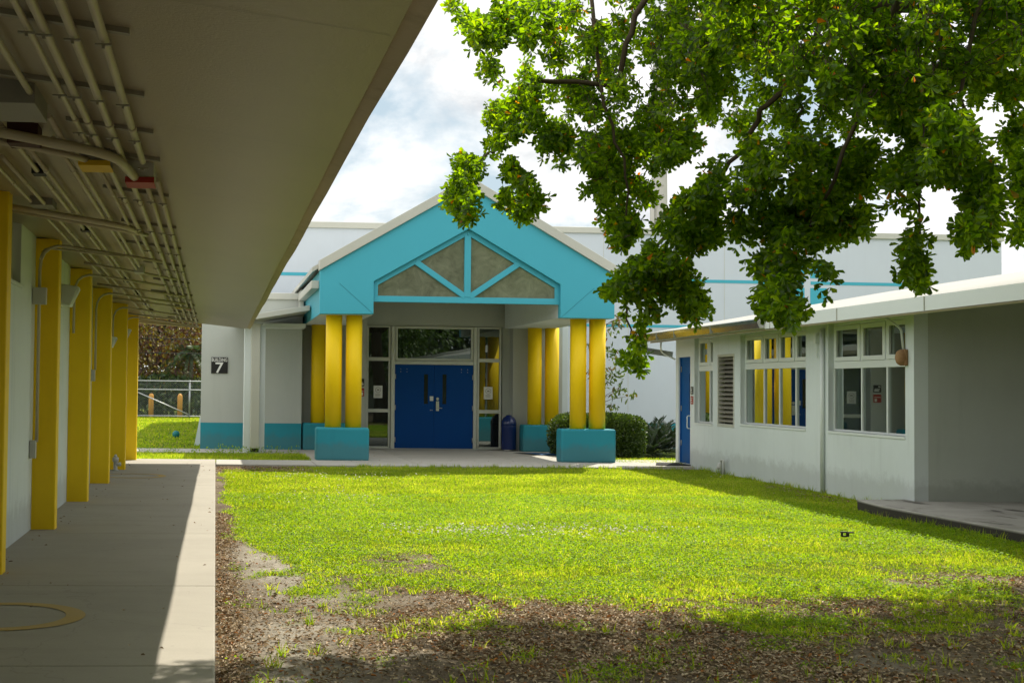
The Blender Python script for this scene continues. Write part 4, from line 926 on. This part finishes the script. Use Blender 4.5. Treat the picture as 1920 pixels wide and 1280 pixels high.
def simple_tree(name, base, h, cr, cols, n, L, label, seed, group=None, clumps=60, crz=None, tr=.2, transl=.4):
    t = thing(name, base, label, "tree", group); mb = MB(); b_ = np.array(base, float)
    pts = trunk(mb, b_+[0, 0, -.1], b_+[0, 0, h*.6], tr, tr*.5)
    for k in range(7):
        a_ = k*2.4; trunk(mb, pts[3+k % 3], b_+[math.cos(a_)*cr*.7, math.sin(a_)*cr*.7, h*(.55+.06*k)], tr*.4, tr*.08, .2, 5, 6)
    mb.build("trunk", 'bark', t)
    crz = crz or h*.42
    P, D = clumped(n, b_+[0, 0, h-crz], (cr, cr, crz), clumps, cr*.26, seed)
    P[:, 2] = np.maximum(P[:, 2], .1)
    leaves("crown", P, D+np.array([0, 0, -.3]), RNG.uniform(L*.7, L*1.3, n), RNG.uniform(L*.4, L*.6, n), leafmat(name+"_leaf", cols, transl), t, .2, 'oval')
    return t
q = at(296, 640, 72)
simple_tree("almond_tree", (q[0], 72, 0), 8.5, 3.6, [(.06, .025, .02), (.14, .06, .03), (.10, .04, .025), (.20, .13, .02), (.26, .22, .03), (.17, .17, .03), (.09, .045, .03)], 9000, .26, "broad tree of mixed brown and yellow leaves beyond the fence", 5, None, 120, 3.9, .22)
q = at(368, 610, 80)
simple_tree("shade_tree", (q[0]+.8, 80, 0), 9.5, 3.2, [(.02, .045, .012), (.04, .08, .02), (.07, .12, .03)], 7000, .24, "dark green tree seen between the brown tree and the grey block", 6, None, 80, 4.3, .25)
simple_tree("shade_tree", (7.5, -7.5, 0), 9.0, 6.0, [(.03, .07, .006), (.06, .12, .008), (.08, .15, .01)], 15000, .30, "added broad green tree, unseen behind the viewpoint, blocking light and mirrored in the glass", 9, None, 160, 3.3, .3)  # unseen tree added to cut the light reaching the near soffit
# palm
q = at(357, 700, 69); t = thing("palm_tree", (q[0], 69, 0), "small palm with drooping fronds beside the edge of the grey block", "palm")
mb = MB(); trunk(mb, (q[0], 69, -.1), (q[0]+.05, 69, 3.3), .12, .09, .03); mb.build("trunk", 'bark', t)
Pp, Dp = [], []
for k in range(16):
    a_ = k*2.399; el = .9-.09*k; d0 = np.array([math.cos(a_)*math.cos(el), math.sin(a_)*math.cos(el), math.sin(el)]); p0 = np.array([q[0]+.05, 69, 3.3])
    for s_ in np.linspace(.2, 1.5, 26):
        p = p0+d0*s_+np.array([0, 0, -.38*s_*s_])
        for sd in (-1, 1):
            side = np.cross(d0, [0, 0, 1]); side /= max(np.linalg.norm(side), .01); Pp.append(p); Dp.append(d0*.6+side*sd*.9+np.array([0, 0, -.45]))
leaves("crown", np.array(Pp), np.array(Dp), .38*np.ones(len(Pp)), .035, leafmat("palm_leaf", [(.03, .06, .02), (.06, .11, .03)], .3), t, .1, 'lance')
# bank of shrubs behind the fence and trees closing the view
n = 26000; x = RNG.uniform(-16, 8, n); hh = 1.1+.9*vnoise(x, x*0, .5, 8); P = np.stack([x, 69.5+RNG.normal(size=n)*.8, RNG.random(n)**.8*hh*1.25], 1)
o = leaves("shrubbery", P, unit(RNG.normal(size=(n, 3))), RNG.uniform(.12, .24, n), RNG.uniform(.07, .13, n), leafmat("shrubbery_leaf", [(.012, .03, .008), (.025, .06, .014), (.05, .10, .02), (.09, .13, .02)], .3), None, .2, 'oval'); tag(o, kind="stuff")
n = 16000; x = RNG.uniform(-40, 30, n); P = np.stack([x, 105+RNG.normal(size=n)*3, RNG.random(n)**.7*(8+5*vnoise(x, x*0, .15, 4))], 1)
o = leaves("treeline", P, unit(RNG.normal(size=(n, 3))), RNG.uniform(.5, 1.1, n), RNG.uniform(.3, .6, n), leafmat("treeline_leaf", [(.02, .035, .015), (.045, .07, .025)], .3), None, .2, 'oval'); tag(o, kind="stuff")
n = 26000; x = RNG.uniform(-30, 40, n); P = np.stack([x, -32+RNG.normal(size=n)*3, .5+RNG.random(n)**.7*(6+8*vnoise(x, x*0, .12, 14))], 1)
o = leaves("treeline", P, unit(RNG.normal(size=(n, 3))), RNG.uniform(.5, 1.1, n), RNG.uniform(.3, .6, n), leafmat("treeline_leaf_near", [(.02, .04, .012), (.05, .09, .02)], .3), None, .2, 'oval'); tag(o, kind="stuff")
# clipped hedge right of the porch
t = thing("clipped_hedge", (9.2, 31.8, 0), "rounded clipped green hedge against the pale hall right of the porch", "hedge")
def boxy(n, c, r_, pw=4):
    d_ = RNG.uniform(-1, 1, (n, 3)); k = (np.abs(d_)**pw).sum(1, keepdims=True)**(1/pw); s_ = d_/k*(.45+.57*RNG.random((n, 1))**.6)
    return np.array(c)+s_*np.array(r_), s_
P, D = boxy(36000, (9.22, 31.8, .42), (1.06, .80, .57), 4.5); P += D*.14*(vnoise(P[:, 0]*1.0+P[:, 2], P[:, 1]+P[:, 2]*.7, 1.7, 3)-.5)[:, None]
leaves("foliage", P, D+RNG.normal(size=P.shape)*.6, RNG.uniform(.035, .07, len(P)), RNG.uniform(.025, .04, len(P)), leafmat("hedge_leaf", [(.025, .05, .010), (.05, .095, .015), (.095, .155, .022)], .38, None, .4, .05), t, .2, 'oval')
mb = MB()
for k in range(14): trunk(mb, (8.5+k*.11, 31.8, -.1), (8.4+k*.12, 31.8+random.uniform(-.3, .3), .7), .02, .008, .06, 4, 5)
mb.build("stem", 'bark', t)
t = thing("cycad_shrub", (11.0, 32.6, 0), "dark spiky cycad bush between the clipped hedge and the single blue door", "shrub")
Pp, Dp = [], []
for c0 in ((10.62, 32.2, .0), (11.05, 32.6, .10), (11.5, 32.7, .15), (11.1, 33.3, .25)):
    for k in range(26):
        a_ = k*2.399; el = 1.25-.045*k; d0 = np.array([math.cos(a_)*math.cos(el), math.sin(a_)*math.cos(el), math.sin(el)])
        for s_ in np.linspace(.1, .95, 20):
            p = np.array(c0)+d0*s_+np.array([0, 0, -.32*s_*s_]); side = np.cross(d0, [0, 0, 1]); side /= max(np.linalg.norm(side), .01)
            for sd in (-1, 1): Pp.append(p); Dp.append(d0*.7+side*sd*.8+np.array([0, 0, .1]))
leaves("foliage", np.array(Pp), np.array(Dp), .17*np.ones(len(Pp)), .022, leafmat("cycad_leaf", [(.010, .026, .010), (.025, .05, .016)], .2, None, .35, .1), t, .1, 'lance')
# small broadleaf tree behind the right columns
t = thing("young_tree", (9.6, 33.2, 0), "slender young tree with drooping leaves behind the right pair of columns", "tree")
mb = MB(); pts = trunk(mb, (9.5, 33.2, -.1), (9.55, 33.2, 3.6), .035, .015, .08, 7, 7); Pp, Dp = [], []
for (px_, py_) in ((1165, 600), (1145, 620), (1175, 590), (1140, 650), (1150, 690), (1160, 705), (1140, 715), (1165, 725), (1155, 735), (1180, 742), (1150, 670), (1160, 610), (1100, 640), (1102, 690), (1150, 760), (1155, 600), (1135, 700)):
    e = at(px_, py_, 33.2+random.uniform(-.4, .4)); s_ = pts[min(6, max(1, int(e[2]*1.7)))]
    mb.tube([s_, (np.array(s_)+e)/2+[0, 0, .06], e], [.010, .007, .004], 5)
    for k in range(15):
        Pp.append(e+RNG.normal(size=3)*np.array([.08, .1, .09])); Dp.append(RNG.normal(size=3)*.7+np.array([0, 0, -.6]))
mb.build("trunk", 'bark', t)
leaves("crown", np.array(Pp), np.array(Dp), RNG.uniform(.10, .19, len(Pp)), RNG.uniform(.045, .075, len(Pp)), leafmat("young_leaf", [(.04, .075, .02), (.07, .12, .025), (.12, .17, .03), (.15, .06, .03)], .4), t, .2, 'oval')
# weeds along the foot of the grey block
Pp, Dp = [], []
for k in range(46):
    x_ = RNG.uniform(-2.0, 2.1); y_ = 31.4+RNG.normal()*.06; hh = RNG.uniform(.05, .2)
    for j in range(14): Pp.append((x_+RNG.normal()*.05, y_+RNG.normal()*.03, RNG.uniform(-.05, hh))); Dp.append(RNG.normal(size=3)+[0, 0, .8])
o = leaves("weeds", np.array(Pp), np.array(Dp), .05, .022, M['weed'], None, .1, 'oval'); tag(o, kind="stuff")

# ------------------------------------------------------------------ the big tree over the lawn
bt = thing("shade_tree", (7.6, 8.2, 0), "large spreading tree with small glossy leaves drooping over the right half of the lawn", "tree")
def inpoly(px_, py_, poly):
    ins = np.zeros(len(px_), bool); n = len(poly)
    for i in range(n):
        x1, y1 = poly[i]; x2, y2 = poly[(i+1) % n]
        c_ = ((y1 > py_) != (y2 > py_)) & (px_ < (x2-x1)*(py_-y1)/((y2-y1) if y2 != y1 else 1e-9)+x1); ins ^= c_
    return ins
def zp(l, ox, oy, k): return [(ox+a_/k, oy+b_/k) for a_, b_ in l]
# hanging masses: outline as seen from the path, distance range, spray count
MASS = [
 ([(840, -20), (1000, -20), (1000, -280), (750, -280), (760, -60), (830, -60)], 10.8, 11.9, 480),
 ([(1015, -70), (1012, 60), (1022, 130), (1014, 210), (1034, 262), (1062, 280), (1080, 250), (1085, 330), (1110, 330), (1100, 290), (1200, 300), (1330, 240), (1420, 250), (1640, 250), (1790, 170), (1800, -70)], 8.2, 11.5, 4200),
 ([(1330, -80), (1330, 60), (1480, 150), (1620, 210), (1760, 200), (1960, 70), (1960, -90)], 7.0, 8.2, 2000),
 (zp([(60, -60), (65, 100), (95, 210), (80, 320), (110, 330), (160, 290), (190, 330), (130, 400), (100, 490), (130, 500), (180, 470), (215, 500), (220, 580), (270, 590), (360, 585), (395, 500), (445, 400), (500, 320), (480, 200), (555, 110), (640, 130), (660, 100), (735, 60), (720, -60)], 1060, 260, 2.91), 8.8, 10.6, 950),
 (zp([(780, 30), (900, 10), (850, 180), (830, 290), (860, 380), (855, 480), (850, 570), (780, 580), (730, 590), (700, 680), (700, 760), (755, 830), (760, 900), (730, 980), (690, 975), (660, 930), (570, 940), (510, 870), (480, 960), (440, 980), (450, 1050), (465, 1120), (420, 1150), (420, 1230), (400, 1275), (330, 1240), (300, 1130), (290, 1020), (320, 900), (270, 860), (215, 835), (215, 775), (310, 740), (320, 650), (430, 610), (470, 520), (510, 430), (520, 350), (570, 270), (690, 215), (770, 180)], 1060, 260, 2.91), 8.6, 10.0, 1350),
 (zp([(900, -40), (960, 60), (1050, 60), (930, 110), (870, 170), (865, 290), (900, 440), (920, 580), (940, 690), (1020, 770), (1020, 840), (1080, 890), (1100, 990), (1140, 1055), (1200, 1050), (1230, 980), (1300, 900), (1330, 880), (1285, 800), (1270, 700), (1340, 690), (1345, 790), (1400, 860), (1420, 915), (1465, 860), (1480, 790), (1445, 720), (1490, 650), (1500, 560), (1560, 530), (1640, 480), (1700, 300), (1700, -40)], 1060, 260, 2.91), 7.6, 9.2, 2600),
 (zp([(560, 300), (570, 470), (600, 490), (635, 560), (570, 640), (570, 700), (640, 720), (590, 800), (620, 830), (680, 760), (710, 830), (620, 860), (620, 930), (650, 960), (625, 1050), (640, 1090), (700, 1105), (755, 1065), (745, 980), (700, 920), (755, 925), (750, 900), (715, 880), (735, 820), (730, 780), (690, 700), (780, 690), (810, 720), (780, 560), (800, 300)], 1380, 0, 2.065), 7.2, 8.6, 900),
 (zp([(790, 380), (900, 400), (900, 520), (960, 590), (1005, 615), (990, 690), (1045, 740), (1020, 790), (1020, 840), (990, 925), (930, 900), (880, 955), (845, 930), (870, 880), (840, 860), (900, 790), (880, 740), (825, 745), (800, 690), (730, 640), (720, 560)], 1380, 0, 2.065), 6.8, 7.8, 800),
 (zp([(940, 100), (1150, 40), (1150, 560), (1085, 560), (1040, 620), (1010, 560), (1010, 490), (1050, 440), (1050, 350), (1020, 420), (900, 390), (880, 260)], 1380, 0, 2.065), 9.2, 11.5, 900),
 (zp([(1085, 590), (1150, 560), (1150, 920), (1100, 920), (1058, 880), (1095, 830), (1090, 740)], 1380, 0, 2.065), 8.0, 9.0, 260),
 (zp([(40, -20), (100, -20), (120, 30), (180, 60), (210, 90), (270, 100), (300, 40), (380, 90), (400, 160), (330, 190), (300, 250), (290, 310), (360, 350), (360, 390), (300, 400), (255, 425), (210, 370), (240, 300), (230, 260), (185, 235), (200, 180), (125, 180), (130, 130), (150, 100), (100, 60), (50, 75)], 820, 0, 2.783), 9.0, 10.0, 260),
 (zp([(280, -20), (560, -20), (560, 40), (500, 60), (520, 160), (500, 240), (440, 220), (400, 120), (330, 110), (290, 60)], 820, 0, 2.783), 9.0, 10.2, 240),
 (zp([(440, 280), (530, 270), (560, 400), (540, 440), (560, 560), (580, 600), (540, 640), (480, 640), (420, 680), (380, 760), (390, 820), (340, 800), (270, 840), (240, 900), (240, 1000), (160, 1020), (215, 1110), (200, 1170), (150, 1130), (90, 1130), (20, 1050), (40, 990), (90, 930), (100, 760), (140, 740), (190, 810), (280, 780), (250, 700), (240, 640), (260, 520), (340, 500), (370, 540), (370, 440), (430, 430), (420, 300)], 820, 0, 2.783), 9.4, 10.6, 760),
 (zp([(350, 800), (400, 790), (430, 870), (480, 880), (540, 900), (530, 970), (555, 1040), (500, 1090), (525, 1150), (480, 1180), (400, 1100), (350, 1090), (310, 1060), (340, 980), (370, 900)], 820, 0, 2.783), 9.2, 10.2, 280),
 (zp([(500, 660), (600, 640), (640, 620), (720, 720), (690, 790), (640, 860), (590, 840), (560, 760), (500, 900), (470, 870), (540, 760)], 820, 0, 2.783), 9.2, 10.2, 180),
]
GAPS = [[(1205, 322), (1262, 318), (1258, 352), (1206, 352)], [(1206, 368), (1236, 366), (1242, 432), (1206, 432)], [(1316, 255), (1368, 272), (1300, 330), (1252, 350), (1262, 318)], [(1352, 318), (1368, 320), (1372, 430), (1346, 420)], [(980, 300), (1020, 290), (1050, 330), (1060, 390), (1030, 380), (1010, 340)]]
TW = MB()
LP, LD = [], []
def spray(p, depth_scale, g):
    """a short drooping twig ending in rosettes of leaves"""
    d_ = np.array([g.normal()*.6, g.normal()*.6, -.75+g.normal()*.45]); d_ /= np.linalg.norm(d_)
    k = g.integers(2, 4); st = .055; q = p-d_*st*k*.5; pts = [q]
    for j in range(k):
        q = q+d_*st; d_ = d_+g.normal(size=3)*.25; d_ /= np.linalg.norm(d_); pts.append(q)
        nl = g.integers(5, 8); a0 = g.random()*6.28
        s1 = np.cross(d_, [.3, .5, .8]); s1 /= np.linalg.norm(s1); s2 = np.cross(d_, s1)
        for i in range(nl):
            a_ = a0+i*6.283/nl+g.normal()*.25; sp = .75+g.random()*.7
            LP.append(q); LD.append(d_*(.85+g.normal()*.3)+(s1*math.cos(a_)+s2*math.sin(a_))*sp)
    return pts
g = np.random.default_rng(23); ntw = 0
for poly, d0, d1, cnt in MASS:
    xs_ = [a_ for a_, _ in poly]; ys_ = [b_ for _, b_ in poly]
    X = g.uniform(min(xs_), max(xs_), cnt*12); Y = g.uniform(min(ys_), max(ys_), cnt*12); k = inpoly(X, Y, poly)
    for ox_, oy_ in ((6, 0), (-6, 0), (0, 7), (0, -7)): k &= inpoly(X+ox_, Y+oy_, poly)
    for gp in GAPS: k &= ~inpoly(X, Y, gp)
    # clumpy: drop points in the gaps of a noise pattern
    kk = k & (g.random(len(X)) < sstep(.33, .45, vnoise(X, Y, .024, int(d0*10)+cnt))*(.04+.96*sstep(.43, .51, vnoise(X, Y, .050, 7+cnt, 2))))
    X, Y = X[kk][:int(cnt*.52)], Y[kk][:int(cnt*.52)]
    dn = vnoise(X, Y, .010, 50+cnt); dep = d0+(d1-d0)*np.clip((dn-.25)*2, 0, 1)+g.normal(size=len(X))*.18
    for x_, y_, e in zip(X, Y, dep):
        p = at(x_, y_, e); pts = spray(p, 1, g)
        if ntw < 3600: TW.tube(pts, [.004]+[.0025]*(len(pts)-1), 3, 0, False); ntw += 1
# rest of the crown, out of view, enlarged to shade the ground and soffit
P, D = clumped(30000, (9.0, 11.6, 7.3), (3.9, 3.5, 2.1), 150, .75, 77); P2_, D2_ = clumped(42000, (6.9, 2.7, 6.4), (6.2, 7.4, 1.7), 200, .85, 78); P3_, D3_ = clumped(4200, (5.4, 12.2, 7.3), (1.7, 1.9, 1.1), 40, .5, 79); P = np.concatenate([P, P2_, P3_]); D = np.concatenate([D, D2_, D3_])
ray_keep = np.ones(len(P), bool)
rel = P-CAM; zf = rel@fw; pyv = PY-FPX*(rel@up)/zf; pxv = PX+FPX*(rel@rt)/zf
ray_keep = (pyv < -40) | (pxv > 1960)
P, D = P[ray_keep], D[ray_keep]
M['oak'] = leafmat("glossy_leaf", [(0, (.018, .044, .004)), (.3, (.036, .080, .005)), (.6, (.055, .108, .006)), (.93, (.078, .130, .007)), (.985, (.05, .10, .006)), (.993, (.16, .08, .012)), (1, (.20, .07, .012))], .70, (6.2, 5.2, .40), .38, .025)
LPa, LDa = np.array(LP), np.array(LD); n1, n2 = len(LPa), len(P)
P = np.concatenate([LPa, P]); D = np.concatenate([LDa, D+np.array([0, 0, -.3])])
L = np.concatenate([RNG.uniform(.036, .070, n1), RNG.uniform(.12, .20, n2)])
W = np.concatenate([L[:n1]*RNG.uniform(.42, .55, n1), L[n1:]*.55])
leaves("crown", P, D, L, W, M['oak'], bt, .16, 'obovate')
def limb(pix, r0_, r1_):
    pts = [at(a_, b_, c_) for a_, b_, c_ in pix]; out_ = []
    for i in range(len(pts)-1):
        for t_ in np.linspace(0, 1, 5)[:-1]: out_.append(pts[i]*(1-t_)+pts[i+1]*t_+g.normal(size=3)*.012)
    out_.append(pts[-1]); r0_ *= .55; TW.tube(out_, [r0_+(r1_-r0_)*i/(len(out_)-1) for i in range(len(out_))], 7)
TW.tube([(7.6, 8.2, -.15), (7.55, 8.25, .5), (7.5, 8.4, 1.5), (7.3, 8.7, 2.6), (7.2, 9.0, 3.8), (7.3, 9.6, 5.2), (7.6, 10.5, 7.2)], [.42, .33, .28, .26, .24, .20, .08], 14)
for tip in ((3.2, 10.2, 5.9), (4.8, 9.6, 5.5), (10.5, 10.5, 7), (9.5, 13, 7.5), (6.3, 13.6, 7.2), (11, 8.5, 6.5), (4.2, 12.6, 7.0), (2.9, 9.4, 5.0)):
    trunk(TW, (7.25, 9.1, 4.0), tip, .14, .03, .35, 8, 8)
limb([(1560, -40, 9.4), (1535, 60, 9.2), (1530, 110, 9.1), (1440, 190, 9.2), (1400, 260, 9.3), (1360, 320, 9.3), (1290, 400, 9.2), (1225, 470, 9.2), (1170, 560, 9.2), (1180, 640, 9.2)], .05, .006)
limb([(1240, -60, 9.6), (1180, 60, 9.8), (1160, 160, 9.9), (1010, 155, 10.0), (975, 190, 10.0), (965, 230, 10.0), (950, 265, 10.0), (915, 290, 10.0), (885, 330, 10.0), (860, 370, 10.0)], .045, .006)
limb([(1100, -60, 9.8), (1130, 200, 9.6), (1180, 330, 9.6), (1170, 430, 9.6)], .03, .006)
limb([(1700, -60, 8.4), (1640, 150, 8.3), (1560, 330, 8.3), (1500, 460, 8.3), (1470, 580, 8.3)], .035, .006)
limb([(1800, -60, 8.0), (1740, 150, 7.9), (1720, 330, 7.8), (1720, 520, 7.8)], .03, .005)
limb([(1850, -20, 7.6), (1800, 180, 7.4), (1840, 300, 7.4), (1850, 440, 7.3)], .025, .004)
limb([(1940, 0, 9.6), (1900, 120, 9.8), (1900, 280, 9.8)], .02, .005)
limb([(960, -60, 9.6), (940, 30, 9.6), (920, 90, 9.6), (930, 140, 9.6)], .015, .004)
limb([(1980, -40, 8.6), (1860, 20, 8.7), (1600, 10, 8.9), (1400, -40, 9.2)], .12, .05)
TW.build("trunk", 'bark', bt)
